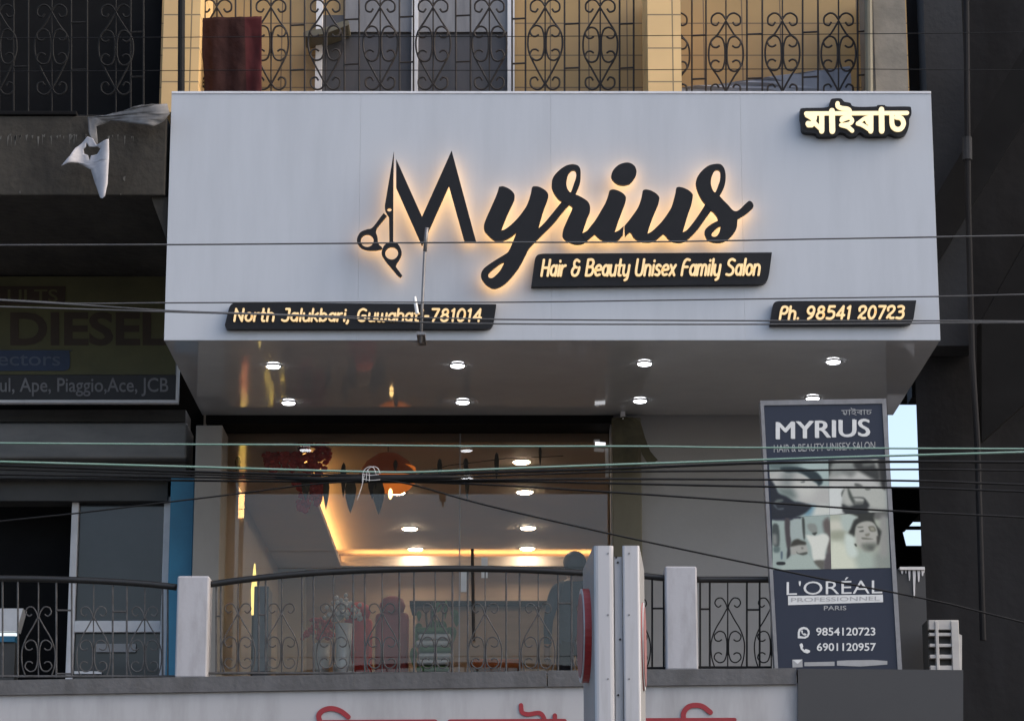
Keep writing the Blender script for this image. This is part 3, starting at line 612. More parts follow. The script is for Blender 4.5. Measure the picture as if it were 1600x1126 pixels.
for word in ((([(504, 1127.5), (680, 1126.5)], 7, 0), ([(501, 1130), (498, 1117), (505, 1109), (518, 1106), (532, 1110), (544, 1119)], 8, 1), ([(560, 1130), (560, 1175)], 9, 0), ([(640, 1130), (640, 1175)], 9, 0)),
             (([(703, 1126.5), (882, 1125.5)], 7, 0), ([(814, 1101), (816, 1112), (826, 1115), (842, 1113), (849, 1119), (852, 1130)], 7, 1), ([(867, 1117), (867, 1130)], 7, 0), ([(760, 1130), (760, 1175)], 9, 0)),
             (([(1005, 1124), (1148, 1123.5)], 6, 0), ([(1069, 1130), (1068, 1114), (1075, 1104), (1086, 1101), (1098, 1103), (1110, 1112)], 8, 1), ([(1050, 1130), (1050, 1175)], 9, 0), ([(1120, 1130), (1120, 1175)], 9, 0))):
    bm = bmesh.new()
    for k, (p, wd, cv) in enumerate(word):
        pp = [Vector(q) for q in p]
        if cv: pp = catmull(pp, 5)
        ribbon(bm, pp, wd, lambda q: at(q[0], q[1], 20.972), Vector((0, .007, 0)), k)
    obj('lettering', bm, M['red'], lb)
tag(obj('cladding_panel', slab(1247, 1505, 1044, 1046, 1320, 1320, 20.93, .12), M['clad']), 'plain dark grey cladding panel under the navy banner, right of the white board', 'panel')

RY = 21.28
def rail_section(label, top, cxs, pairs, singles, base, m):
    """top: photo points of the handrail; each bar starts under it"""
    x0, x1 = top[0][0], top[-1][0]
    p0 = at((x0 + x1) / 2, base, RY)
    g = thing('balcony_railing', label, 'railing', (p0.x, RY, p0.z), 'balcony railing sections')
    tp = catmull([Vector(q) for q in top], 6)
    obj('top_rail', tb([at(q.x, q.y, RY) for q in tp], .026, 10), M['railtop'], g, True)
    def ty(x):
        for a, c in zip(tp, tp[1:]):
            if a.x <= x <= c.x: return a.y + (c.y - a.y) * (x - a.x) / max(1e-6, c.x - a.x)
        return tp[0].y if x < x0 else tp[-1].y
    obj('bottom_rail', tb([at(x0, base - 2, RY), at(x1, base - 2, RY)], .010, 6), m, g)
    for cx in cxs:
        bm = bmesh.new()
        tube(bm, [at(cx, ty(cx), RY), at(cx, base, RY)], .0055, 5)
        cy = base - 96
        for d in (-1, 1):
            pts = [(0, 4), (d * 3, -6), (d * 9, -14), (d * 17, -13), (d * 20, -6), (d * 15, 0), (d * 10, -3)]
            tube(bm, [at(cx + p[0], cy + p[1], RY - .006) for p in catmull([Vector(q) for q in pts], 4)], .0055, 5)
            pts = [(0, 0), (d * 9, 17), (d * 20, 36), (d * 26, 56), (d * 25, 78), (d * 20, 95)]
            tube(bm, [at(cx + p[0], cy + p[1], RY - .003) for p in catmull([Vector(q) for q in pts], 5)], .0055, 5)
        unit_e(bm, cx, cy + 62, .9, RY - .008, .0055)
        obj('scroll', bm, m, g)
    for a, c, yy in pairs:
        bm = bmesh.new()
        for x in (a, c): tube(bm, [at(x, ty(x), RY), at(x, base, RY)], .0075, 6)
        for y in yy: tube(bm, [at(a, y, RY), at(c, y, RY)], .0075, 6)
        obj('bar_pair', bm, m, g)
    for x in singles:
        obj('baluster', tb([at(x, ty(x), RY), at(x, base, RY)], .0075, 6), m, g)
    return g
rail_section('railing with a black handrail, left of the leftmost white post', [(-30, 903), (60, 904), (150, 907), (230, 912), (276, 917)], [60, 146, 226], [(28, 4, ()), (88, 112, (953, 1052)), (176, 198, (955,)), (254, 262, ())], [], 1058, M['rail'])
rail_section('long arched railing with a black handrail, in front of the glazed shopfront', [(324, 913), (400, 903), (500, 894), (620, 889), (720, 888), (820, 890), (935, 896)], [372, 440, 521, 597, 680, 758, 841, 921], [(338, 345, (962,)), (404, 415, (960,)), (472, 490, ()), (552, 570, ()), (624, 647, ()), (707, 731, ()), (791, 812, ()), (872, 893, (942,))], [], 1053, M['rail'])
rail_section('short railing piece between the white double sign and the right white post', [(960, 898), (1000, 899), (1041, 903)], [990], [(1019, 1037, (950,))], [], 1045, M['irondark'])
rail_section('railing between the right white post and the navy banner', [(1089, 905), (1140, 905), (1205, 905)], [1137, 1205], [(1094, 1109, (951,)), (1167, 1187, (952,))], [], 1044, M['irondark'])
for px0, px1, y0, y1, lab in ((275, 325, 899, 1058, 'white square balcony post beside the blue column, with a rail on both sides'), (1040, 1090, 884, 1046, 'white square balcony post in front of the plain grey wall')):
    bm = pbox(px0, px1, y0, y1, 21.16, .25, bev=.014)
    p = at((px0 + px1) / 2, y1, 21.28)
    for v in bm.verts: v.co -= p
    o = obj('balcony_post', bm, M['white']); o.location = p
    tag(o, lab, 'post', 'white balcony posts')

# ================================================================== NEIGHBOUR ON THE LEFT
nb = thing('neighbour_shop_building', 'concrete building on the left, toned dark for shade, with a recessed first-floor shop', 'building', (-4, 24, 0))  # dimness of this side is put into its near-black materials
zs = at(800, 305, 21.0).z; zs2 = at(800, 181, 21.0).z
X0 = -6.5; X1 = -2.80
obj('slab_edge', bx(X0, X1, 21.0, 24.5, zs, zs2, bev=.01), M['shadedconcrete'], nb)
obj('ledge', bx(X0, at(120, 180, 21).x, 20.98, 21.3, zs2 + .003, zs2 + .035, bev=.006), M['darkpaint'], nb)
obj('upper_wall', bx(X0, X1 + .02, 22.9, 23.1, zs2, 13), M['darkpaint'], nb)
obj('back_wall', bx(X0, X1, 24.6, 24.8, 0, zs), M['darkpaint'], nb)
obj('lower_wall', bx(X0, X1, 21.5, 24.5, 0, 4.0), M['concrete'], nb)
obj('haunch', ep([[Vector((236, 308)), Vector((262, 308)), Vector((262, 380))]], lambda p: at(p[0], p[1], 21.05), Vector((0, 1.5, 0))), M['shadedconcrete'], nb)
bm = bmesh.new()
for k in range(60):
    x = random.uniform(-5, -3.05); hh = random.choice([.02, .03, .05, .09]); ww = random.uniform(.006, .02)
    zz = zs2 - .17 + random.uniform(-.012, .012)
    extrude_poly(bm, [[Vector((x, zz)), Vector((x + ww, zz + .004)), Vector((x + ww * .6, zz - hh))]], lambda p: Vector((p[0], 20.997, p[1])), None)
for px, py, s in ((192, 277, .035), (30, 299, .02), (188, 303, .012)):
    q = at(px, py, 20.997); extrude_poly(bm, [[Vector((q.x, q.z)), Vector((q.x + s * .6, q.z + s * .3)), Vector((q.x + s * .5, q.z - s)), Vector((q.x + .1 * s, q.z - .6 * s))]], lambda p: Vector((p[0], 20.997, p[1])), None)
obj('lime_stain', bm, M['drip'], nb)
g = grille('window_grille', [80, 182, 0], [(21, 44, (105,)), (111, 136, (36, 110)), (204, 224, (51, 121))], -30, 255, -30, 170, 21.3, M['irondark'], nb, 20, 140, 75, 0)
obj('shutter_hood', pbox(-80, 292, 660, 716, 23.7, .5, bev=.02), M['shutter'], nb)
obj('shutter_hood_top', pbox(-80, 290, 640, 659, 23.78, .4), M['shutterdark'], nb)
obj('shutter', pbox(-80, 290, 717, 746, 23.85, .4), M['shutterdark'], nb)
obj('lintel', pbox(-80, 262, 747, 782, 24.0, .3), M['shutterdark'], nb)
obj('blue_column', pbox(262, 299, 745, 1100, 23.75, .5, bev=.006), M['blue'], nb)
d = obj('door', pbox(118, 254, 785, 1120, 24.14, .03), M['darkglass'], nb)
bm = bmesh.new()
for a, c, y0, y1 in ((108, 119, 780, 1120), (253, 264, 775, 1120), (119, 253, 969, 987)):
    x0, x1 = at(a, 900, 24.08).x, at(c, 900, 24.08).x
    box(bm, x0, x1, 24.08, 24.135, at(0, y1, 24.08).z, at(0, y0, 24.08).z, bev=.006)
obj('frame', bm, M['frame'], d)
obj('letter_slot', pbox(150, 212, 1005, 1018, 24.10, .03), M['boxgrey'], d)
obj('latch', pbox(116, 158, 1048, 1052, 24.05, .04), M['frame'], d)
# lit counter seen at the far left
t = thing('display_counter', 'small pale counter with a lit strip, behind the bars at the far left edge', 'counter', tuple(at(5, 1060, 23.9)))
obj('body', ep([[Vector((-40, 950)), Vector((36, 950)), Vector((26, 985)), Vector((-40, 985))]], lambda p: at(p[0], p[1], 23.9), Vector((0, .2, 0))), M['frame'], t)
obj('base', pbox(-40, 22, 1003, 1100, 23.95, .2), M['shutterdark'], t)
obj('light_strip', pbox(-40, 25, 988, 992, 23.92, .05), emis('counter_strip', (.85, .95, 1), 1.2), t)
obj('trim', pbox(-40, 23, 993, 1002, 23.92, .2), M['blue'], t)

# neighbour's sign board
ns = thing('shop_signboard', 'dim yellow signboard with dark block letters and a black band, above the left shop', 'signboard', tuple(at(120, 626, 23.4)))
SY = 23.4
obj('panel', pbox(-90, 276, 432, 585, SY, .05), M['signyellow'], ns)
obj('band', pbox(-90, 276, 585.5, 624, SY - .002, .05), M['signblack'], ns)
bm = bmesh.new()
for a, c, y0, y1 in ((-90, 279, 624.5, 629), (275, 279, 566, 624)):
    box(bm, at(a, 600, SY - .03).x, at(c, 600, SY - .03).x, SY - .03, SY + .04, at(0, y1, SY - .03).z, at(0, y0, SY - .03).z)
obj('frame', bm, M['frame'], ns)
def tx(body, px0, px1, py0, py1, Y, m, parent, off=0, name='lettering', shear=0):
    bm = bmesh.new(); fontmesh(bm, body, lambda s, t: at(px0 + (px1 - px0) * s, py1 + (py0 - py1) * t, Y), off, shear=shear); return obj(name, bm, m, parent)
tx('DIESEL', 16, 262, 487, 540, SY - .006, M['signink'], ns, .03)
o = obj('blue_patch', ep([outline([(-60, 547, 1), (100, 547), (107, 549), (109, 555), (109, 570), (106, 577), (98, 579, 1), (-60, 579, 1)], 3)], lambda p: at(p[0], p[1], SY - .008), Vector((0, .006, 0))), M['signblue'], ns)
tx('jectors', -14, 94, 551, 578, SY - .012, M['signblueink'], ns, .005)
tx('ul, Ape, Piaggio,Ace, JCB', 0, 263, 590, 619, SY - .008, M['signgrey'], ns, .008)
o = obj('dark_patch', pbox(-60, 102, 447, 476, SY - .006, .005), M['signink'], ns)
tx('ULTS', 12, 90, 452, 472, SY - .010, M['signyellow'], ns, .01)

# torn sheet hanging from the slab
def crumple(loops, Y, amp, seed, cuts=3):
    rnd = random.Random(seed)
    bm = bmesh.new(); extrude_poly(bm, loops, lambda p: at(p[0], p[1], Y), None)
    bmesh.ops.subdivide_edges(bm, edges=bm.edges[:], cuts=cuts, use_grid_fill=True)
    bmesh.ops.triangulate(bm, faces=bm.faces[:])
    from mathutils import noise
    for v in bm.verts:
        q = Vector((v.co.x * 4.2, 0, v.co.z * 1.8)) + Vector((seed, 0, 0))
        v.co.y += amp * noise.noise(q) + amp * .35 * noise.noise(q * 2.3)
    return bm
def solid(o, th=.004):
    md = o.modifiers.new('thickness', 'SOLIDIFY'); md.thickness = th; md.offset = 0
def s1(L_): return [Vector((p[0] / 4.02, 180 + p[1] / 4.02)) for p in L_]
o = obj('torn_sheet', crumple([s1([(545, 125), (470, 200), (440, 260), (385, 320), (430, 305), (490, 295), (530, 315), (570, 340), (600, 430), (640, 540), (655, 548), (672, 535), (688, 450), (692, 300), (690, 165), (650, 178), (605, 185), (580, 140)]), s1([(538, 160), (535, 190), (520, 205), (525, 235), (550, 245), (560, 280), (568, 248), (610, 242), (635, 218), (610, 193), (555, 190)])], 20.80, .12, 3, 4), M['sheet'], None, True); solid(o)
tag(o, 'torn white sheet with a ragged hole, hanging from the stained concrete slab', 'sheet')
o = obj('crumpled_tarp', crumple([[Vector(p) for p in ((136, 181), (160, 179), (190, 174), (222, 167), (262, 164), (266, 180), (258, 190), (240, 200), (225, 197), (200, 192), (172, 186), (150, 196), (152, 222), (146, 228), (138, 205))]], 20.88, .12, 5, 4), M['sheetdark'], None, True); solid(o)
tag(o, 'crumpled grimy plastic tarp draped along the slab edge, touching the white signboard', 'tarp')

# ================================================================== CLOTHS ON THE UPPER GRILLE
def cloth(name, px0, px1, py0, py1, Y, m, folds, amp, rag=3, m2=None, split=.72):
    bm = bmesh.new(); nx, nz = 40, 24; rows = []
    for j in range(nz + 1):
        t = j / nz
        rows.append([bm.verts.new(at(px0 + (px1 - px0) * s + (1 - s) * t * 9, py0 + (py1 - py0) * t + (rag * math.sin(s * 17 + 1) + rag * math.sin(s * 41)) * t * .5 - 2 * s, Y) + Vector((0, amp * (math.sin(s * folds * 2 * math.pi + t * 1.9) * (.2 + .5 * t) + .7 * noise.noise(Vector((s * 5, t * 2.5, 3))) + .3 * noise.noise(Vector((s * 13, t * 9, 8)))), 0))) for s in [i / nx for i in range(nx + 1)]])
    for j in range(nz):
        for i in range(nx):
            fc = bm.faces.new((rows[j][i], rows[j][i + 1], rows[j + 1][i + 1], rows[j + 1][i]))
            if m2 and i / nx > split: fc.material_index = 1
    o = obj(name, bm, [m, m2] if m2 else m, None, True); solid(o, .006); return o
tag(cloth('hanging_cloth', 312, 409, 28, 152, 21.92, M['cloth'], 2.6, .028, 3, M['clothred']), 'maroon cloth with a red strip, hanging over the iron grille by the left yellow pillar', 'cloth')
o = obj('plastic_sheet', crumple([[Vector(p) for p in ((1064, 138), (1120, 131), (1200, 122), (1262, 112), (1328, 104), (1331, 150), (1328, 175), (1064, 175))]], 22.3, .04, 11, 4), M['tarp']); solid(o)
tag(o, 'pale blue-grey plastic sheet behind the right iron grille, just above the signboard', 'plastic sheet')

# ================================================================== RIGHT-HAND BUILDING
rb = thing('dark_building', 'tall dark grey building with a vertical pipe, to the right of the white signboard', 'building', (5, 23, 0))
RW = 23.3
bm = bmesh.new(); extrude_poly(bm, [[Vector((at(1434, 700, RW).x, RW)), Vector((9, RW)), Vector((9, RW + 4)), Vector((at(1438, 700, RW + 4).x, RW + 4))]], lambda p: Vector((p[0], p[1], 0)), Vector((0, 0, 13.5)))
obj('wall', bm, M['darkwall'], rb)
obj('grey_strip', pbox(1413, 1452, -60, 620, 23.9, .3), M['darkwall2'], rb)
obj('pier', pbox(1452, 1512, -60, 540, 22.9, .39), M['darkwall2'], rb)
obj('wall_pipe', tb([at(1509, -60, 22.4), at(1513, 330, 22.4), at(1519, 560, 22.4), at(1527, 690, 22.4), at(1536, 1000, 22.4)], .026, 10), M['darkwall'], rb)
obj('wall_pipe_joint', tb([at(1511, 215, 22.4), at(1511.5, 250, 22.4)], .042, 10), M['darkwall2'], rb)
def strut(x0, y0, x1, y1, wd, Y, dp):
    bm = bmesh.new(); ribbon(bm, [Vector((x0, y0)), Vector((x1, y1))], wd, lambda q: at(q[0], q[1], Y), Vector((0, dp, 0))); return bm
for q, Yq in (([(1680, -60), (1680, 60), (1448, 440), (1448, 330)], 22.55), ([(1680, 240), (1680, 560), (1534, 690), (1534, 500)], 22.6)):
    obj('shadow_band', ep([[Vector(p) for p in q]], lambda p: at(p[0], p[1], Yq), Vector((0, .25, 0))), M['darkpaint'], rb)  # black slabs shaped to imitate diagonal shadow bands and a dark recess
obj('upper_return', pbox(1417, 1451, -60, 170, 23.6, .25), M['returnwall'], rb)
obj('beam', pbox(1404, 1460, 500, 621, 24.4, .3), M['darkpaint'], rb)
obj('landing', pbox(1386, 1460, 760, 800, 24.6, .5), M['darkpaint'], rb)
obj('bracket', ep([[Vector((1395, 800)), Vector((1439, 800)), Vector((1420, 822)), Vector((1395, 822))]], lambda p: at(p[0], p[1], 24.6), Vector((0, .3, 0))), M['darkpaint'], rb)
obj('bracket', ep([[Vector((1395, 824)), Vector((1409, 824)), Vector((1416, 852)), Vector((1395, 852))]], lambda p: at(p[0], p[1], 24.6), Vector((0, .3, 0))), M['darkpaint'], rb)
obj('rail', pbox(1395, 1460, 821.5, 826, 24.55, .05), M['darkpaint'], rb)
obj('lower_wall', pbox(1386, 1460, 852, 1400, 24.6, .4), M['darkpaint'], rb)
lw = thing('low_side_wall', 'low dark grey wall with white paint drips at its top, right of the navy banner', 'wall', tuple(at(1430, 1100, 22.2)))
obj('body', pbox(1398, 1451, 889, 1200, 22.2, .2), M['clad'], lw)
obj('white_cap', pbox(1406, 1445, 885, 889.5, 22.17, .25), M['frame'], lw)
bm = bmesh.new()
for x, wd, hh in ((1407, 5, 8), (1414, 3, 7), (1419, 4, 18), (1426, 5, 44), (1433, 5, 20), (1439, 5, 11), (1443, 2, 6)):
    extrude_poly(bm, [[Vector((x, 888)), Vector((x + wd, 888)), Vector((x + wd * .7, 888 + hh)), Vector((x + wd * .35, 888 + hh * 1.03))]], lambda p: at(p[0], p[1], 22.19), Vector((0, .009, 0)))
obj('paint_drip', bm, M['frame'], lw)
ac = thing('ventilation_unit', 'off-white slatted ventilation unit at the lower right, beside the dark building', 'ventilation unit', tuple(at(1478, 1045, 21.7)))
bm = pbox(1452, 1500, 968, 1120, 21.72, .3); obj('case', bm, M['shutterdark'], ac)
bm = bmesh.new()
for y0, y1 in ((968, 983), (988, 993), (1005, 1010), (1022, 1028), (1039, 1060)):
    box(bm, at(1452, 1000, 21.66).x, at(1499, 1000, 21.66).x, 21.66, 21.72, at(0, y1, 21.66).z, at(0, y0, 21.66).z, bev=.004)
obj('slat', bm, M['acwhite'], ac)
bm = bmesh.new()
for a, c in ((1462, 1467), (1487, 1499)):
    box(bm, at(a, 1000, 21.65).x, at(c, 1000, 21.65).x, 21.65, 21.73, at(0, 1060, 21.65).z, at(0, 970, 21.65).z, bev=.004)
obj('stile', bm, M['acwhite'], ac)
obj('side_trim', slab(1499, 1503, 990, 992, 1100, 1100, 21.68, .3), M['acwhite'], ac)

# ================================================================== NAVY BANNER LIGHTBOX
bn = thing('banner_lightbox', 'tall navy lightbox banner with four salon photographs and silver lettering, leaning on the parapet', 'banner', tuple(at(1300, 1045, 21.15)))
BY = 21.12
TL, TR, BR, BL = Vector((1192, 631)), Vector((1379, 628)), Vector((1404, 1052)), Vector((1215, 1052))
def B(s, t, dy=0):
    p = (TL * (1 - s) + TR * s) * (1 - t) + (BL * (1 - s) + BR * s) * t
    return at(p.x, p.y, BY) + Vector((0, dy, 0))
def inv(px, py):
    t = (py - 630) / 422; s = (px - (1192 + 23 * t)) / 188; return s, t
def bface(bm, loops, dy, th=None):
    extrude_poly(bm, loops, lambda p: B(*inv(p[0], p[1]), dy), th)
def bpart(name, loops, m, dy, parent=bn):
    bm = bmesh.new(); bface(bm, loops, dy); return obj(name, bm, m, parent)
bm = bmesh.new(); extrude_poly(bm, [[Vector((0, 0)), Vector((1, 0)), Vector((1, 1)), Vector((0, 1))]], lambda p: B(p[0], p[1]), Vector((0, .1, 0)))
obj('face', bm, M['navy'], bn)
bm = bmesh.new()
for q in ([(-.022, -.012), (.006, -.012), (.006, 1), (-.022, 1)], [(.994, -.012), (1.03, -.012), (1.03, 1), (.994, 1)], [(.006, -.012), (.994, -.012), (.994, .006), (.006, .006)]):
    extrude_poly(bm, [[Vector(p) for p in q]], lambda p: B(p[0], p[1], -.012), Vector((0, .13, 0)))
obj('frame', bm, M['alu'], bn)
def btx(body, px0, px1, py0, py1, m, off=0, rise=0, dy=-.004, name='lettering', shear=0):
    bm = bmesh.new(); fontmesh(bm, body, lambda s, t: B(*inv(px0 + (px1 - px0) * s, py1 + (py0 - py1) * t - rise * s), dy), off, shear=shear); return obj(name, bm, m, bn)
btx('মাইৰাচ', 1315, 1363, 638, 650, M['printdim'], 0)
btx('MYRIUS', 1213, 1359, 659, 686, M['print'], .0, 3)
btx('MYRIUS', 1214.3, 1360.3, 659, 686, M['print'], .0, 3, -.0045)
btx('MYRIUS', 1212, 1358, 658.3, 685.3, M['print'], .0, 3, -.005)
btx('HAIR & BEAUTY UNISEX SALON', 1209, 1368, 694, 706, M['printdim'], .006, 3)
def bz2(x, y): return Vector((1160 + x / 3.9375, 840 + y / 3.9375))
# the four printed photographs: soft tones laid over one another on a fine grid
pm = bpy.data.materials.new('photo_print'); pm.use_nodes = True
_n = pm.node_tree.nodes; _b = _n['Principled BSDF']; _a = _n.new('ShaderNodeVertexColor'); _a.layer_name = 'print'
_m = _n.new('ShaderNodeMix'); _m.data_type = 'RGBA'; _m.blend_type = 'MULTIPLY'; _m.inputs[0].default_value = 1; _m.inputs[7].default_value = (.6, .6, .6, 1)
pm.node_tree.links.new(_a.outputs[0], _m.inputs[6]); pm.node_tree.links.new(_m.outputs[2], _b.inputs['Base Color']); pm.node_tree.links.new(_a.outputs[0], _b.inputs['Emission Color'])
_b.inputs['Emission Strength'].default_value = .26 / 2 ** EXPO; _b.inputs['Roughness'].default_value = .4; _b.inputs['Specular IOR Level'].default_value = .3
def lin(c): return [(x / 255 / 12.92 if x < 10.3 else ((x / 255 + .055) / 1.055) ** 2.4) for x in c]
def soft(P, poly, sf):
    """0..1 coverage of points P by a polygon with a blurred edge"""
    V = np.array(poly, float); W = np.roll(V, -1, 0)
    ins = np.zeros(len(P), bool); dmin = np.full(len(P), 1e9)
    for (x0, y0), (x1, y1) in zip(V, W):
        c = ((y0 > P[:, 1]) != (y1 > P[:, 1]))
        with np.errstate(divide='ignore', invalid='ignore'):
            xx = (x1 - x0) * (P[:, 1] - y0) / (y1 - y0 if y1 != y0 else 1e-9) + x0
        ins ^= c & (P[:, 0] < xx)
        d = np.array([x1 - x0, y1 - y0]); t = np.clip(((P - (x0, y0)) @ d) / max(1e-9, d @ d), 0, 1)
        dmin = np.minimum(dmin, np.hypot(*(P - (x0, y0) - t[:, None] * d).T))
    sd_ = np.where(ins, dmin, -dmin); u = np.clip((sd_ + sf) / (2 * sf), 0, 1)
    return u * u * (3 - 2 * u)
def photograph(org, sc, quad, bgc, shapes, N=84):
    org = np.array(org); q = np.array(quad, float)
    I, J = np.meshgrid(np.linspace(0, 1, N), np.linspace(0, 1, N)); I = I.ravel(); J = J.ravel()
    P = ((1 - I) * (1 - J))[:, None] * q[0] + (I * (1 - J))[:, None] * q[1] + (I * J)[:, None] * q[2] + ((1 - I) * J)[:, None] * q[3]
    col = np.tile(np.array(bgc, float), (len(P), 1))
    for poly_, c, sf in shapes:
        k = soft(P, [tuple(p) for p in outline([tuple(x) for x in poly_], 3)], sf * 1.7)[:, None]; col = col * (1 - k) + np.array(c, float) * k
    bm = bmesh.new()
    vs = [bm.verts.new(B(*inv(org[0] + x / sc, org[1] + y / sc), -.0032)) for x, y in P]
    for j in range(N - 1):
        for i in range(N - 1): bm.faces.new((vs[j * N + i], vs[j * N + i + 1], vs[(j + 1) * N + i + 1], vs[(j + 1) * N + i]))
    o = obj('photograph', bm, pm, bn)
    at_ = o.data.color_attributes.new('print', 'FLOAT_COLOR', 'POINT')
    rnd = np.random.RandomState(3)
    for k in range(len(P)): at_.data[k].color = (*lin(np.clip(col[k] + rnd.uniform(-3, 3), 4, 245)), 1)
photograph((1195, 715), 11.857, [(78, 65), (1178, 49), (1200, 1059), (130, 1114)], (165, 182, 178), [
 ([(70, 60), (700, 60), (300, 250), (70, 200)], (95, 110, 108), 60),
 ([(70, 250), (560, 250), (760, 330), (980, 520), (1180, 560), (1200, 880), (800, 880), (640, 810), (520, 760), (250, 560), (70, 400)], (180, 180, 175), 30),
 ([(350, 260), (540, 260), (520, 420), (420, 520), (300, 430)], (138, 143, 140), 60), ([(250, 560), (520, 560), (600, 700), (500, 760), (330, 700)], (108, 120, 116), 60),
 ([(560, 430), (880, 430), (960, 560), (860, 720), (640, 700)], (196, 197, 190), 70), ([(900, 900), (1200, 905), (1200, 1060), (820, 1060)], (205, 208, 200), 40),
 ([(285, 195), (350, 165), (600, 165), (800, 215), (950, 260), (1060, 380), (1070, 470), (1000, 520), (960, 470), (860, 410), (760, 330), (600, 265), (400, 265)], (40, 52, 56), 16),
 ([(800, 900), (860, 880), (920, 900), (860, 1050), (740, 1060)], (110, 150, 165), 40),
 ([(60, 420), (130, 420), (200, 530), (260, 650), (400, 710), (540, 800), (640, 815), (860, 880), (820, 960), (700, 1050), (450, 1130), (60, 1130)], (35, 38, 46), 18),
 ([(170, 830), (230, 765), (330, 765), (330, 800), (220, 830)], (95, 102, 100), 14), ([(160, 870), (200, 870), (240, 930), (340, 920), (340, 950), (240, 950)], (85, 92, 98), 12),
 ([(665, 450), (730, 428), (740, 452), (690, 460)], (85, 90, 88), 10)])
photograph((1290, 715), 11.857, [(55, 49), (1109, 38), (1155, 1012), (77, 1056)], (158, 160, 154), [
 ([(30, 50), (150, 50), (120, 220), (40, 320)], (45, 48, 44), 40), ([(140, 120), (520, 120), (540, 220), (420, 300), (140, 300)], (140, 145, 140), 40),
 ([(60, 440), (430, 300), (640, 270), (900, 430), (960, 560), (500, 560), (60, 560)], (190, 190, 185), 40), ([(300, 230), (560, 230), (540, 320), (440, 360)], (122, 125, 121), 40),
 ([(55, 570), (320, 570), (290, 900), (340, 1010), (60, 1070)], (208, 212, 208), 24), ([(340, 590), (1100, 590), (1130, 940), (800, 900), (500, 850), (380, 860)], (178, 180, 172), 24),
 ([(520, 100), (600, 80), (820, 60), (900, 120), (940, 200), (990, 240), (1000, 420), (900, 410), (700, 300), (560, 210)], (55, 56, 54), 28), ([(980, 40), (1120, 30), (1120, 560), (1040, 540), (1000, 300)], (48, 46, 44), 24),
 ([(700, 120), (860, 110), (880, 150), (720, 170)], (110, 112, 108), 22), ([(410, 590), (440, 590), (500, 720), (560, 840), (520, 870), (440, 740)], (75, 80, 74), 18),
 ([(300, 640), (350, 590), (330, 640), (300, 720)], (80, 84, 80), 14), ([(500, 735), (700, 740), (745, 800), (700, 770), (620, 755), (510, 750)], (80, 82, 78), 14),
 ([(540, 820), (690, 820), (660, 870), (560, 860)], (108, 110, 104), 18), ([(310, 870), (440, 910), (560, 870), (680, 860), (730, 780), (810, 880), (780, 960), (780, 1070), (370, 1050)], (46, 48, 48), 20),
 ([(545, 485), (620, 492), (690, 540), (560, 535)], (88, 90, 86), 16), ([(740, 585), (830, 590), (800, 610), (750, 605)], (80, 82, 78), 12)])
photograph((1200, 798), 11.61, [(72, 130), (1123, 77), (1144, 1052), (85, 1062)], (156, 171, 165), [
 ([(40, 0), (600, 0), (580, 140), (420, 165), (40, 150)], (45, 47, 58), 16), ([(75, 260), (190, 260), (205, 620), (90, 600)], (68, 75, 74), 16), ([(80, 430), (150, 430), (160, 590), (90, 590)], (130, 134, 130), 26),
 ([(300, 160), (400, 170), (415, 640), (340, 650)], (72, 66, 68), 16), ([(415, 180), (610, 160), (640, 460), (430, 540)], (162, 174, 170), 14), ([(615, 150), (660, 150), (672, 480), (640, 480)], (62, 66, 62), 12),
 ([(1000, 190), (1130, 190), (1150, 1060), (1060, 700), (1080, 450), (1020, 380)], (98, 90, 86), 26), ([(1030, 800), (1160, 780), (1160, 1060), (1000, 1060)], (88, 82, 84), 30),
 ([(690, 440), (850, 450), (1000, 410), (1100, 470), (1100, 560), (1040, 740), (1020, 880), (830, 900), (780, 640)], (216, 218, 208), 18),
 ([(710, 260), (760, 225), (850, 235), (890, 300), (890, 380), (850, 430), (800, 400), (740, 340)], (135, 140, 134), 16), ([(800, 405), (890, 385), (850, 440)], (58, 60, 56), 10),
 ([(105, 650), (210, 650), (200, 740), (110, 740)], (92, 108, 106), 16), ([(230, 740), (265, 740), (260, 860), (235, 860)], (85, 100, 112), 10), ([(360, 660), (410, 700), (410, 790), (340, 860)], (55, 54, 56), 14),
 ([(420, 640), (500, 610), (680, 610), (720, 740), (660, 800), (520, 800), (420, 780)], (166, 166, 158), 20), ([(420, 590), (460, 530), (540, 505), (600, 530), (680, 560), (680, 610), (560, 615), (420, 640)], (60, 58, 50), 16),
 ([(515, 735), (560, 765), (700, 740), (705, 780), (620, 805), (540, 780)], (80, 83, 76), 10), ([(600, 655), (640, 655), (640, 685), (610, 690)], (120, 120, 112), 10),
 ([(270, 1070), (330, 900), (450, 800), (540, 780), (640, 810), (740, 800), (830, 910), (960, 1090)], (166, 179, 171), 12), ([(830, 910), (1010, 900), (1000, 1050), (950, 1050)], (98, 96, 88), 16), ([(165, 920), (300, 920), (300, 970), (165, 970)], (30, 32, 34), 8)])
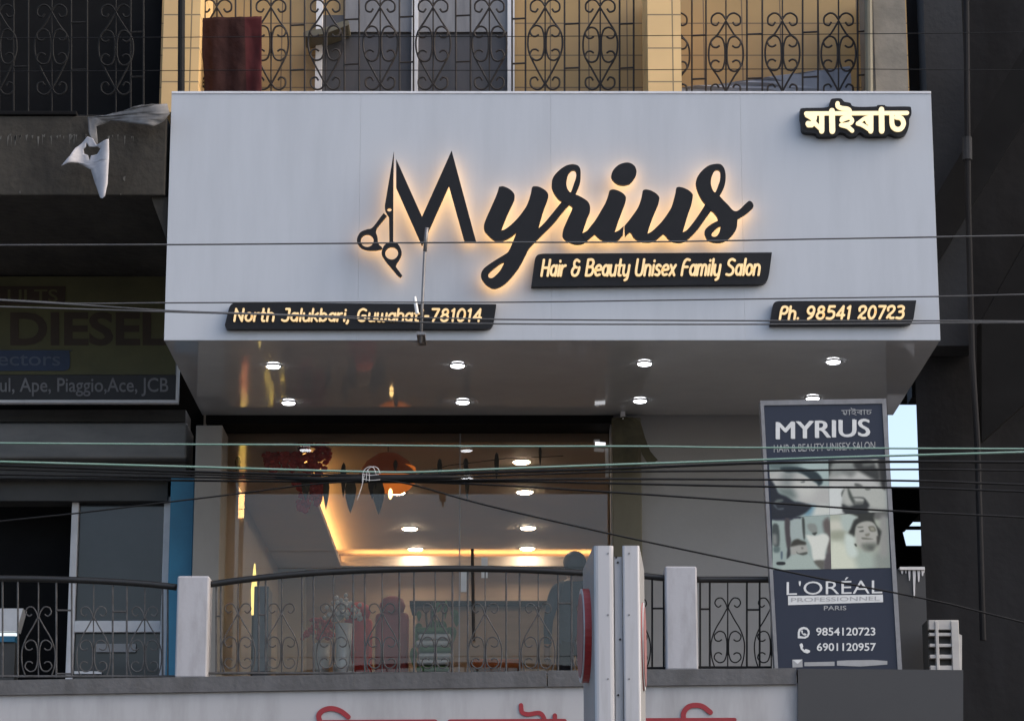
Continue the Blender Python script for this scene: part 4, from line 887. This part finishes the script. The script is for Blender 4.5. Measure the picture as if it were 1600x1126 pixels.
photograph((1292, 798), 11.61, [(57, 77), (1108, 30), (1148, 1036), (79, 1052)], (172, 178, 162), [
 ([(60, 550), (350, 600), (450, 820), (700, 1070), (60, 1070)], (212, 216, 196), 60), ([(60, 190), (260, 190), (350, 330), (80, 370)], (205, 204, 188), 40), ([(80, 380), (330, 380), (300, 500), (100, 520)], (158, 162, 142), 40),
 ([(270, 60), (560, 50), (570, 140), (480, 300), (380, 380), (280, 300)], (178, 190, 182), 36), ([(850, 780), (1120, 760), (1160, 1050), (760, 1050)], (140, 146, 138), 60), ([(830, 30), (1120, 20), (1120, 140), (850, 160)], (104, 103, 99), 26),
 ([(960, 180), (1110, 160), (1130, 760), (960, 780)], (150, 150, 144), 40), ([(560, 740), (800, 740), (850, 1050), (560, 1050)], (168, 180, 168), 60),
 ([(320, 0), (830, 0), (850, 130), (890, 260), (980, 370), (970, 470), (930, 560), (900, 330), (840, 230), (730, 200), (600, 230), (530, 300), (500, 470), (450, 460), (390, 410), (430, 330), (490, 180), (560, 110)], (48, 49, 44), 20),
 ([(530, 310), (600, 230), (730, 200), (840, 230), (900, 340), (930, 540), (880, 680), (800, 730), (680, 720), (580, 640), (520, 520)], (172, 171, 162), 16),
 ([(330, 430), (500, 480), (510, 620), (560, 780), (470, 850), (360, 760)], (205, 216, 206), 32), ([(755, 290), (850, 285), (890, 370), (800, 382), (765, 340)], (108, 108, 94), 12), ([(785, 310), (840, 308), (865, 355), (805, 360)], (150, 148, 132), 12),
 ([(590, 372), (660, 350), (662, 382), (600, 388)], (82, 84, 76), 10), ([(560, 292), (650, 288), (650, 308), (570, 312)], (106, 108, 98), 10), ([(690, 430), (770, 410), (770, 450), (720, 470)], (124, 122, 110), 12),
 ([(645, 485), (820, 510), (810, 524), (650, 520)], (112, 112, 100), 10), ([(640, 600), (920, 590), (880, 680), (800, 735), (680, 720)], (118, 122, 112), 30), ([(740, 640), (840, 640), (830, 710), (760, 700)], (92, 95, 88), 26),
 ([(498, 605), (530, 600), (542, 645), (515, 640)], (58, 58, 52), 10), ([(905, 470), (960, 480), (945, 600), (910, 600)], (68, 66, 60), 16)])
# lower printed text
btx("L'ORÉAL", 1229, 1378, 903, 929, M['print'], -.004, 2)
bpart('name_bar', [[bz2(280, 356), bz2(862, 350), bz2(864, 396), bz2(281, 412)]], M['print'], -.003)
btx('PROFESSIONNEL', 1236, 1374, 933.5, 940, M['printdim'], .004, 2, -.006)
btx('PARIS', 1287, 1322, 946, 953, M['printdim'], .01)
btx('9854120723', 1275, 1367, 980, 992.5, M['print'], .014)
btx('6901120957', 1276, 1368, 1004, 1016.5, M['print'], .014)
bpart('email_line', [[bz2(380, 764), bz2(565, 760), bz2(565, 786), bz2(380, 788)]], M['printdim'], -.003)
bpart('email_line', [[bz2(580, 755), bz2(640, 752), bz2(800, 750), bz2(888, 756), bz2(888, 778), bz2(725, 790), bz2(580, 784)]], M['printdim'], -.003)
bpart('chat_icon', [[bz2(*p) for p in [(340, 616), (340, 580), (346, 560), (360, 550), (378, 546), (398, 552), (412, 570), (413, 590), (404, 608), (385, 618)]], [bz2(*p) for p in [(352, 602), (352, 582), (360, 566), (378, 559), (396, 566), (402, 583), (396, 600), (378, 607)]]], M['print'], -.003)
for dx, dy_, s, nm in ((377, 583, .55, 'chat_handset'), (384, 678, 1.05, 'phone_icon')):
    bpart(nm, [[bz2(dx + x * s, dy_ + y * s) for x, y in [(-32, -22), (-22, -30), (-14, -26), (-10, -8), (-16, -2), (-4, 10), (4, 4), (18, 8), (30, 14), (28, 24), (14, 30), (-6, 24), (-24, 6)]]], M['print'], -.004)
bpart('mail_icon', [[bz2(306, 748), bz2(368, 746), bz2(370, 794), bz2(308, 796)]], M['printdim'], -.003)
bpart('mail_flap', [[bz2(308, 750), bz2(367, 748), bz2(339, 774)]], M['print'], -.005)

# ================================================================== WHITE DOUBLE SIGN EDGE-ON, NEARER THE STREET
ds = thing('projecting_sign', 'white double box sign seen edge-on with red side discs, in front of the railing', 'sign', (.75, 18.3, 0))
def wedge(near, far, zt_, zb_, y0, y1, bev=.02):
    bm = bmesh.new()
    v = [bm.verts.new(p) for p in ((near[0], y0, zb_), (near[1], y0, zb_), (far[1], y1, zb_), (far[0], y1, zb_), (near[0], y0, zt_), (near[1], y0, zt_), (far[1], y1, zt_), (far[0], y1, zt_))]
    fs = [bm.faces.new([v[i] for i in q]) for q in ((0, 3, 2, 1), (4, 5, 6, 7), (0, 1, 5, 4), (1, 2, 6, 5), (2, 3, 7, 6), (3, 0, 4, 7))]
    es = [e for e in bm.edges if abs((e.verts[0].co - e.verts[1].co).z) > 1 and e.verts[0].co.y < y0 + .01]
    bmesh.ops.bevel(bm, geom=es, offset=bev, segments=3, affect='EDGES', profile=.5)
    for fc in bm.faces:
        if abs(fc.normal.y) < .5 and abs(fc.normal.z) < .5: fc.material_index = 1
    return bm
Y0, Y1 = 18.0, 19.0
zt1 = at(940, 852, Y0).z; zb1 = 1.2
def X(px, Y): return at(px, 950, Y).x
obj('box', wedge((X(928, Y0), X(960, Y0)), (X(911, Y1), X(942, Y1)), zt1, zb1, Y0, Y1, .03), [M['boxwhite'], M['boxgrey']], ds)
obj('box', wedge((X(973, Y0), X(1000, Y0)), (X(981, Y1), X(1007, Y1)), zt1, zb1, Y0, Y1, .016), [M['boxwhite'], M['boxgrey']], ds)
obj('channel', bx(X(960.5, Y0 + .04), X(972.5, Y0 + .04), Y0 + .04, Y0 + .12, 0, at(940, 868, Y0).z), M['boxwhite'], ds)
bm = bmesh.new()
for px, py in ((963, 870), (965.5, 878), (969, 998), (966, 1085)):
    cyl(bm, at(px, py, Y0 + .032), (0, 1, 0), .007, .01, 10)
obj('bolt', bm, M['iron'], ds)
bm = bmesh.new()
for px, py in ((950, 864), (950, 960), (950, 1060), (983, 864), (983, 960), (983, 1060)): cyl(bm, at(px, py, Y0 - .004), (0, 1, 0), .006, .006, 10)
obj('rivet', bm, M['metal'], ds)
obj('post', bx(X(962, 18.5), X(985, 18.5), 18.4, 18.6, 0, 4.2), M['metal'], ds)
def disc(side, pc, py, yc, r, th):
    a = Vector((X(928, Y0), Y0, 0)) if side < 0 else Vector((X(1000, Y0), Y0, 0)); c = Vector((X(911, Y1), Y1, 0)) if side < 0 else Vector((X(1007, Y1), Y1, 0))
    dr = (c - a).normalized(); nn = Vector((-dr.y, dr.x, 0)) if side < 0 else Vector((dr.y, -dr.x, 0))
    if nn.x * side < 0: nn = -nn
    cen = a + dr * yc; cen.z = py
    o = None
    for nm, rr, t0, t1, mm in (('emblem_disc', r, 0, th, 'logored'), ('emblem_rim', r * 1.0, th + .001, th + .008, 'boxwhite'), ('emblem_centre', r * .9, th + .009, th + .013, 'logomuted')):
        bm = bmesh.new(); n = 40
        ring = [cen + dr * rr * math.cos(2 * math.pi * k / n) + Vector((0, 0, 1)) * rr * math.sin(2 * math.pi * k / n) for k in range(n)]
        A_ = [bm.verts.new(p + nn * t0) for p in ring]; B_ = [bm.verts.new(p + nn * t1) for p in ring]
        bm.faces.new(A_); bm.faces.new(B_)
        for k in range(n): bm.faces.new((A_[k], A_[(k + 1) % n], B_[(k + 1) % n], B_[k]))
        q = obj(nm, bm, M[mm], o or ds)
        o = o or q
disc(-1, 0, at(915, 992, 18.5).z, .52, .32, .045)
disc(1, 0, at(1004, 1010, 18.5).z, .5, .30, .006)

# ================================================================== WIRES
WYD = 15.0
def wire(pts, r, m, label, Y=WYD, ext=True, group='overhead cables crossing the street front'):
    p = [Vector(q) for q in pts]
    if ext:
        if p[0].x <= 0: p = [p[0] + (p[0] - p[1]).normalized() * 700] + p
        if p[-1].x >= 1600: p = p + [p[-1] + (p[-1] - p[-2]).normalized() * 700]
    q = catmull(p, 8)
    w3 = [at(a.x, a.y, Y) for a in q]
    c = w3[len(w3) // 2].copy()
    bm = tb([v - c for v in w3], r, 6)
    o = obj('cable', bm, m, None, True); o.location = c
    return tag(o, label, 'cable', group)
wire([(0, 60), (400, 58), (870, 57), (1250, 54), (1600, 51)], .0025, M['wire'], 'thin black cable crossing the upper iron grilles, topmost of all', 15.2)
wire([(0, 112), (400, 110), (870, 110), (1250, 108), (1600, 110)], .0025, M['wire'], 'thin black cable crossing the lower part of the upper grilles', 15.2)
wire([(0, 383), (300, 382), (700, 379), (1000, 378), (1300, 373), (1600, 368)], .0048, M['wiregrey'], 'single dark cable crossing the feet of the big script letters', 15.1)
wire([(0, 468), (120, 474), (270, 473), (560, 472), (800, 472), (1100, 468), (1470, 463), (1600, 460)], .0042, M['wiregrey'], 'grey cable passing just above the address plate', 15.3)
wire([(0, 469), (120, 476), (260, 485), (400, 490), (560, 495), (700, 497), (800, 499), (1200, 501), (1470, 501), (1600, 502)], .0045, M['wiregrey'], 'grey cable slanting across the address lettering, upper of two', 15.0)
wire([(0, 479), (260, 487), (400, 491), (540, 497), (640, 503), (800, 506), (1200, 506.5), (1470, 504.5), (1600, 504)], .0045, M['wiregrey'], 'grey cable slanting across the address lettering, lower of two', 14.95)
wire([(0, 692), (300, 694), (540, 695), (760, 697), (1000, 697), (1160, 699), (1600, 701)], .0052, M['wiregreen'], 'pale green cable running straight across the top of the shop glass', 15.1)
wire([(0, 721), (300, 729), (540, 736), (640, 737.5), (760, 733), (920, 727), (1160, 719), (1280, 715), (1600, 706)], .0062, M['wiregreen'], 'pale green cable sagging to the tied knot of black cables', 15.0)
for pts, r, lab in ((((0, 727), (345, 738), (600, 743), (760, 738), (960, 732), (1200, 723), (1432, 721), (1600, 722)), .0075, 'black cable of the tied bundle, lying right under the sagging green cable'),
                    (((0, 733), (345, 742), (600, 747), (800, 742), (960, 737), (1200, 735), (1432, 733), (1600, 735)), .0055, 'black cable of the tied bundle, second below the green cable'),
                    (((0, 741), (345, 746), (600, 750), (800, 749), (960, 748), (1200, 749), (1432, 751), (1600, 757)), .0060, 'black cable of the tied bundle, third below the green cable'),
                    (((0, 747), (345, 751), (600, 753), (800, 752), (960, 755), (1200, 760), (1432, 762), (1600, 768)), .0060, 'black cable of the tied bundle, lowest that runs level to the right'),
                    (((440, 752), (600, 752), (760, 757), (960, 769), (1200, 785), (1380, 797), (1600, 808)), .0055, 'black cable sloping gently down from the bundle over the banner photographs'),
                    (((575, 748), (640, 756), (760, 789), (960, 835), (1200, 886), (1290, 905), (1460, 938), (1600, 972)), .0050, 'black cable slanting steeply down from the knot, across the grey wall'),
                    (((0, 814), (115, 802), (255, 785), (380, 770), (480, 757), (575, 750)), .0045, 'thin black cable rising from the left shop door to the knot')):
    wire(pts, r, M['wire'], lab, 15.0 + random.uniform(-.02, .02))
bm = bmesh.new()
for pts in ([(566, 752), (568, 736), (576, 729), (584, 731), (588, 742)], [(572, 752), (574, 735), (582, 729), (590, 731), (594, 740)], [(577, 752), (577, 740), (574, 733)], [(569, 742), (565, 760), (558, 781)], [(566, 740), (578, 742), (592, 741)], [(567, 748), (580, 750), (594, 749)]):
    tube(bm, [at(p.x, p.y, 14.93) for p in catmull([Vector(q) for q in pts], 5)], .0018, 5)
o = obj('cable_tie', bm, M['whitecord'], None, True)
tag(o, 'white cord looped round the bundle of black cables, with a loose tail', 'cord')
bm = bmesh.new()
tube(bm, [at(x, y, 15.0) for x, y in ((430, 747), (500, 748.5), (560, 749), (620, 748), (680, 746), (740, 744))], [.006, .015, .021, .021, .015, .005], 10)
tag(obj('cable_sleeve', bm, M['wire'], None, True), 'thick black sleeve gathering the cables at the white cord', 'cable sleeve')
# steel rod in front of the signboard
rd = thing('steel_rod', 'thin grey steel rod standing in front of the signboard, crossing the address plate', 'rod', tuple(at(657, 533, 20.6)))
obj('pipe', tb([at(657.5, 536, 20.75), at(660, 470, 20.75), at(663.5, 395, 20.75), at(664, 392, 20.75)], .0115, 10), M['metal'], rd, True)
obj('tip', tb([at(664, 393, 20.75), at(665.5, 372, 20.75), at(667, 356, 20.75)], .015, 10), M['metal'], rd, True)
obj('bracket', bx(at(651, 534, 20.73).x, at(664, 534, 20.73).x, 20.72, 21.08, SOF - .03, SOF - .006), M['metal'], rd)
obj('insulator', tb([at(647.5, 464, 20.72), at(652, 490, 20.72)], .014, 10), M['ring'], rd)

# ================================================================== THINGS INSIDE THE SALON
def leaf(bm, p, w_, h_, yaw, n=6):
    """hanging pointed leaf with thickness"""
    pr = [(0, .0), (.32, -.08), (.5, -.3), (.42, -.55), (.2, -.82), (0, -1)]
    dx, dy = math.cos(yaw), math.sin(yaw); ny = Vector((-dy, dx, 0))
    Lp = [Vector((p.x + dx * a * w_, p.y + dy * a * w_, p.z + z * h_)) for a, z in pr]
    Rp = [Vector((p.x - dx * a * w_, p.y - dy * a * w_, p.z + z * h_)) for a, z in pr[1:-1]][::-1]
    ring = Lp + Rp; cF = Vector((p.x, p.y, p.z - .45 * h_)) - ny * .012
    a = [bm.verts.new(v) for v in ring]; c = bm.verts.new(cF); e = bm.verts.new(cF + ny * .02)
    for i in range(len(a)):
        bm.faces.new((a[i], a[(i + 1) % len(a)], c)); bm.faces.new((a[(i + 1) % len(a)], a[i], e))
TY = 24.55
tr = thing('leaf_garland', 'string of hanging olive and dark leaves behind the upper part of the shop glass', 'garland', tuple(at(650, 720, TY)))
obj('string', tb([at(x, y, TY) for x, y in ((470, 735), (560, 742), (640, 745), (700, 727), (790, 716), (880, 712))], .004, 5), M['leafdark'], tr)
for px, py, h_, w_, m in ((510, 745, 52, 12, 'leafdry'), (537, 722, 56, 10, 'leafdark'), (548, 746, 56, 18, 'leafdry'), (582, 738, 42, 17, 'leafdark'), (592, 750, 54, 20, 'leafdry'), (618, 718, 20, 8, 'leafdark'), (687, 716, 34, 8, 'leafdark'), (730, 726, 60, 9, 'leafdry'), (728, 715, 26, 8, 'leafdark'), (776, 706, 46, 8, 'leafdark'), (844, 696, 32, 5, 'leafdark'), (478, 742, 40, 14, 'leafdry'), (372, 712, 30, 10, 'leafdark')):
    p = at(px, py, TY); q = at(px, py + h_, TY)
    bm = bmesh.new(); leaf(bm, p, (at(px + w_, py, TY) - p).x, p.z - q.z, random.uniform(-.5, .5)); obj('leaf', bm, M[m], tr)
fg = thing('flower_garland', 'bunches of red flowers and red drapes hanging at the upper left of the shop glass', 'garland', tuple(at(470, 720, 24.7)))
def flowerblob(bm, cx, cy, rx, ry, n, Y):
    for k in range(n):
        a = random.uniform(0, 6.283); rr = math.sqrt(random.random())
        p = at(cx + rx * rr * math.cos(a), cy + ry * rr * math.sin(a), Y + random.uniform(-.06, .06))
        s = random.uniform(.018, .04)
        bmesh.ops.create_icosphere(bm, subdivisions=1, radius=s, matrix=Matrix.Translation(p) @ Matrix.Diagonal((1, .7, .8, 1)))
for cx, cy, rx, ry, n in ((425, 712, 12, 26, 70), (455, 712, 18, 24, 90), (490, 715, 26, 24, 130), (470, 690, 45, 8, 70), (495, 762, 10, 26, 60), (480, 755, 22, 10, 60), (474, 785, 8, 14, 40)):
    bm = bmesh.new(); flowerblob(bm, cx, cy, rx, ry, n, 24.7); obj('flower_bunch', bm, M['redfl'], fg)
ln = thing('paper_lantern', 'glowing orange paper lantern behind the knot of cables', 'lantern', tuple(at(600, 745, 25.2)))
c = at(606, 742, 25.2)
bm = bmesh.new(); lathe(bm, c, [(.02, .22), (.10, .20), (.20, .13), (.255, .05), (.28, -.01), (.27, -.02)], 28); obj('shade', bm, M['rust'], ln, True)
c2_ = c + Vector((.06, 0, 0)); bm = bmesh.new(); lathe(bm, c2_, [(.20, .075), (.215, .0), (.20, -.07), (.15, -.13), (.09, -.17), (.02, -.18)], 28); obj('bowl', bm, M['amber'], ln, True)
bm = bmesh.new(); tube(bm, [c + Vector((0, 0, .2)), c + Vector((0, 0, 1.25))], .004, 5); obj('cord', bm, M['leafdark'], ln)
bm = bmesh.new(); bmesh.ops.create_icosphere(bm, subdivisions=2, radius=.035, matrix=Matrix.Translation(at(610, 771, 24.95)) @ Matrix.Diagonal((.6, .6, 1.5, 1))); obj('bulb', bm, M['flame'], ln, True)

def chair(px, py_top, Y, label, m, wpx=26):
    p = at(px, py_top, Y); x = p.x; zt_ = p.z; fl = FZ
    sw = (at(px + wpx, py_top, Y) - p).x
    t = thing('salon_chair', label, 'chair', (x, Y, fl))
    bm = bmesh.new(); box(bm, x - sw, x + sw, Y - .02, Y + .1, fl + .5, zt_ - .16, bev=.04); obj('backrest', bm, m, t, True)
    bm = bmesh.new(); lathe(bm, (x, Y + .04, zt_ - .2), [(.04, -.0), (.11, .05), (.125, .11), (.10, .17), (.04, .2)], 20); obj('headrest', bm, m, t, True)
    obj('seat', bx(x - sw, x + sw, Y + .1, Y + .55, fl + .38, fl + .5, bev=.03), m, t, True)
    bm = bmesh.new(); lathe(bm, (x, Y + .3, fl), [(.24, 0), (.24, .03), (.05, .06), (.04, .37)], 20); obj('pedestal', bm, M['metal'], t, True)
    for s in (-1, 1): obj('armrest', bx(x + s * (sw + .03) - .03, x + s * (sw + .03) + .03, Y + .1, Y + .45, fl + .62, fl + .67, bev=.015), M['iron'], t)
chair(613, 930, 25.6, 'maroon salon chair with a round headrest, behind the glass near the middle railing', M['maroonpad'])
chair(560, 940, 27.0, 'red salon chair partly hidden by the white vase, behind the railing', M['brightred'], 22)
def vase(px, Y, top, label, fm, name='flower_vase'):
    p = at(px, top, Y); x = p.x
    t = thing(name, label, 'vase', (x, Y, FZ)); h_ = p.z - FZ
    bm = bmesh.new(); lathe(bm, (x, Y, FZ), [(.09, 0), (.15, h_ * .1), (.14, h_ * .3), (.07, h_ * .6), (.08, h_ * .8), (.06, h_ * .8)], 22); obj('vase_body', bm, M['potwhite'], t, True)
    bm = bmesh.new()
    for k in range(70):
        a = random.uniform(0, 6.283); e = random.uniform(.1, 1.4); rr = random.uniform(.05, .2)
        q = Vector((x + rr * math.cos(a) * math.cos(e), Y + rr * math.sin(a) * math.cos(e), FZ + h_ * .82 + rr * math.sin(e) * 1.2))
        bmesh.ops.create_icosphere(bm, subdivisions=1, radius=random.uniform(.015, .032), matrix=Matrix.Translation(q))
    obj('blooms', bm, M[fm], t)
vase(538, 25.2, 925, 'tall white vase with pale blooms, behind the glass left of the maroon chair', 'potwhite')
vase(503, 25.6, 962, 'shorter white vase with red blooms, behind the glass beside the tall vase', 'redfl')
def plant(px, Y, top, label):
    p = at(px, top, Y); x = p.x; h_ = p.z - FZ
    t = thing('potted_plant', label, 'plant', (x, Y, FZ))
    bm = bmesh.new(); lathe(bm, (x, Y, FZ), [(.13, 0), (.19, .3), (.2, .42), (.17, .42)], 22); obj('pot', bm, M['potwhite'], t, True)
    bm = bmesh.new()
    for k in range(90):
        a = random.uniform(0, 6.283); rr = random.uniform(0, .22); z = FZ + .45 + random.random() * (h_ - .45)
        leaf(bm, Vector((x + rr * math.cos(a), Y + rr * math.sin(a), z)), random.uniform(.04, .08), random.uniform(.1, .2), a)
    obj('foliage', bm, M['leafg'], t)
    bm = bmesh.new()
    for k in range(5): tube(bm, [(x, Y, FZ + .4), (x + random.uniform(-.12, .12), Y + random.uniform(-.1, .1), FZ + h_ * .9)], .008, 5)
    obj('stem', bm, M['leafdry'], t)
plant(682, 25.5, 932, 'green leafy plant in a white pot behind the glass, right of the maroon chair')
t = thing('towel_stack', 'stack of pale folded towels on a low table behind the middle railing', 'towels', tuple(at(678, 1045, 24.9)))
for k in range(7):
    p = at(678, 1050 - k * 10, 24.9); dx = random.uniform(-.015, .015)
    obj('towel', bx(p.x - .15 + dx, p.x + .15 + dx, 24.8, 25.05, p.z, p.z + .05, bev=.02), M['potwhite'] if k % 3 else M['leafg'], t, True)
obj('table_leg', bx(at(678, 1050, 24.9).x - .03, at(678, 1050, 24.9).x + .03, 24.88, 24.96, FZ, at(678, 1050, 24.9).z), M['iron'], t)
t = thing('waiting_bench', 'low bench with an orange cushion behind the glass, right of the towel stack', 'bench', tuple(at(775, 1060, 25)))
p0, p1 = at(735, 1030, 25), at(815, 1046, 25)
obj('cushion', bx(p0.x, p1.x, 24.9, 25.3, p1.z, p0.z, bev=.03), M['orange'], t, True)
for xx in (p0.x + .05, p1.x - .05): obj('leg', bx(xx - .02, xx + .02, 25.05, 25.1, FZ, p1.z), M['iron'], t)
t = thing('reception_counter', 'grey-brown reception counter at the back of the salon, behind the railing', 'counter', tuple(at(740, 1060, 30)))
obj('front', pbox(650, 880, 945, 1130, 29.4, .6), M['inbrown'], t); obj('top', pbox(640, 890, 938, 944.5, 29.3, .8), M['darkpaint'], t)
t = thing('floor_lamp', 'slim lit yellow lamp column behind the left end of the arched railing', 'lamp', tuple(at(398, 1060, 25.5)))
obj('glow_tube', tb([at(396, 960, 25.5), at(397, 920, 25.5), at(398, 880, 25.5)], [.02, .03, .006], 8), M['tubeyel'], t, True)
obj('stand', tb([at(396, 961, 25.5), Vector((at(396, 961, 25.5).x, 25.5, FZ))], .015, 8), M['iron'], t)
t = thing('tall_cabinet', 'tall slate-blue cabinet behind the glass, left end of the arched railing', 'cabinet', tuple(at(405, 1060, 25.3)))
obj('body', pbox(395, 418, 915, 1110, 25.3, .4, bev=.01), mat('slate_cabinet', (.12, .14, .18), .5, col2=(.09, .105, .14), nscale=3), t)
obj('plinth', bx(at(394, 1000, 25.3).x, at(419, 1000, 25.3).x, 25.28, 25.7, FZ, FZ + .06), M['iron'], t)
obj('handle', pbox(413, 415, 960, 990, 25.27, .02), M['metal'], t)

o = obj('hanging_cloth', crumple([[Vector(p) for p in ((956, 656), (974, 650), (988, 652), (1000, 658), (1008, 684), (1016, 704), (1028, 718), (1014, 726), (1003, 708), (998, 690), (996, 722), (988, 738), (972, 736), (958, 722))]], 23.55, .06, 21, 4), M['olivecloth']); solid(o, .01)
tag(o, 'olive cloth bundle hanging from a hook at the top of the olive column', 'cloth')
t = thing('wall_hook', 'small white hook above the olive column, under the canopy', 'hook', tuple(at(974, 650, 23.6)))
obj('plate', pbox(970, 977, 641, 655, 23.62, .12), M['ring'], t); obj('peg', tb([at(973.5, 652, 23.63), at(973.5, 654, 23.52)], .006, 6), M['ring'], t)
t = thing('wall_lamp', 'short lit white lamp at the top right corner of the shop glass', 'lamp', tuple(at(938, 692, 24.1)))
obj('tube', tb([at(930, 693, 24.12), at(946, 694, 24.12)], .018, 8), M['lampsmall'], t); obj('holder', pbox(928, 937, 686, 690, 24.12, .06), M['ring'], t); obj('strip', pbox(946, 951, 700, 745, 24.16, .03), M['ring'], t)
# ---- person behind the glass, seen from the back
def person():
    Yp = 24.95; top = at(898, 863, Yp); x = top.x; H = top.z - FZ; s = H / 1.75
    base = Vector((x, Yp, FZ))
    t = thing('person', 'person in slate-blue clothes with dark hair, standing behind the glass by the white double sign', 'person', tuple(base))
    V = []; E = []; Rr = []
    def v(px, py, pz, r): V.append((px * s, py * s, pz * s)); Rr.append(r * s); return len(V) - 1
    pel = v(0, 0, .95, .15); wa = v(0, 0, 1.12, .135); ch = v(0, -.01, 1.32, .16); sh = v(0, 0, 1.43, .10); nk = v(0, .01, 1.50, .055); hd0 = v(0, .02, 1.58, .085); hd1 = v(0, .02, 1.68, .085)
    E += [(pel, wa), (wa, ch), (ch, sh), (sh, nk), (nk, hd0), (hd0, hd1)]
    hands = []
    for d in (-1, 1):
        s1_ = v(d * .17, 0, 1.42, .07); e1 = v(d * .24, -.02, 1.14, .048); w1 = v(d * .25, .06, .90, .032); h1 = v(d * .25, .08, .82, .036)
        E += [(sh, s1_), (s1_, e1), (e1, w1), (w1, h1)]
        for k in range(4):
            a = v(d * .25, .05 + .02 * k, .76, .010); bq = v(d * .245, .055 + .02 * k, .72 - .008 * (k in (1, 2)), .009); E += [(h1, a), (a, bq)]
        th = v(d * .235, .125, .80, .011); th2 = v(d * .23, .14, .77, .010); E += [(h1, th), (th, th2)]
        hp = v(d * .09, 0, .90, .095); kn = v(d * .10, .01, .50, .065); an = v(d * .10, -.01, .09, .042); to = v(d * .11, .14, .04, .04)
        E += [(pel, hp), (hp, kn), (kn, an), (an, to)]
    me = bpy.data.meshes.new('body'); me.from_pydata(V, E, []); me.update()
    o = bpy.data.objects.new('body', me); COL.objects.link(o)
    md = o.modifiers.new('skin', 'SKIN')
    for i, d in enumerate(me.skin_vertices[0].data): d.radius = (Rr[i], Rr[i]); d.use_root = (i == 0)
    # flatten the torso front to back
    for i in (pel, wa, ch): me.skin_vertices[0].data[i].radius = (Rr[i] * 1.15, Rr[i] * .8)
    o.modifiers.new('sub', 'SUBSURF').levels = 2
    dg = bpy.context.evaluated_depsgraph_get(); m2 = bpy.data.meshes.new_from_object(o.evaluated_get(dg))
    bpy.data.objects.remove(o)
    for k in ('skin', 'shirt', 'trousers'): m2.materials.append(M[k])
    for p in m2.polygons:
        c = p.center; p.use_smooth = True
        p.material_index = 1 if .93 * s < c.z < 1.485 * s and not (abs(c.x) > .2 * s and c.z < .93 * s) else (2 if c.z <= .93 * s and abs(c.x) < .2 * s else 0)
    bo = bpy.data.objects.new('body', m2); COL.objects.link(bo); bo.parent = t
    bm = bmesh.new(); bmesh.ops.create_uvsphere(bm, u_segments=20, v_segments=14, radius=1, matrix=Matrix.Translation((x, Yp + .0, FZ + 1.66 * s)) @ Matrix.Diagonal((.105 * s, .115 * s, .105 * s, 1)))
    for vv in list(bm.verts):
        if vv.co.z < FZ + 1.58 * s and vv.co.y > Yp + .02: bm.verts.remove(vv)
    obj('hair', bm, M['hair'], t, True)
person()

# ---- lit pole sign beside the road, mirrored in the shop glass and the soffit
py_ = thing('street_pole_sign', 'slim roadside pole carrying a narrow lit sign of red and cream cells', 'sign', (-4.9, 0, 0))
obj('post', bx(-4.94, -4.86, -.12, -.03, 0, 11.2), M['metal'], py_)
zz = .45
while zz < 2.9:
    hgt = random.uniform(.06, .2); mm = random.choice(('signstrip', 'signred', 'signstrip', 'signyel'))
    obj('lit_cell', bx(-4.95, -4.85, -.02, .05, zz, zz + hgt - .02), M[mm], py_); zz += hgt
for z0, z1 in ((10.45, 10.6), (10.63, 10.9), (10.93, 11.05)): obj('lit_cell', bx(-4.95, -4.85, -.02, .05, z0, z1), M['signstrip'], py_)
obj('arm', bx(-4.86, -4.15, -.10, -.06, 1.0, 1.04), M['metal'], py_)
for k, (xx, z0, z1) in enumerate(((-4.52, .5, .78), (-4.44, .84, 1.2), (-4.24, .62, .75), (-4.22, 1.1, 1.22))): obj('lit_cell', bx(xx, xx + .06, -.06, .02, z0, z1), M['signyel'], py_)
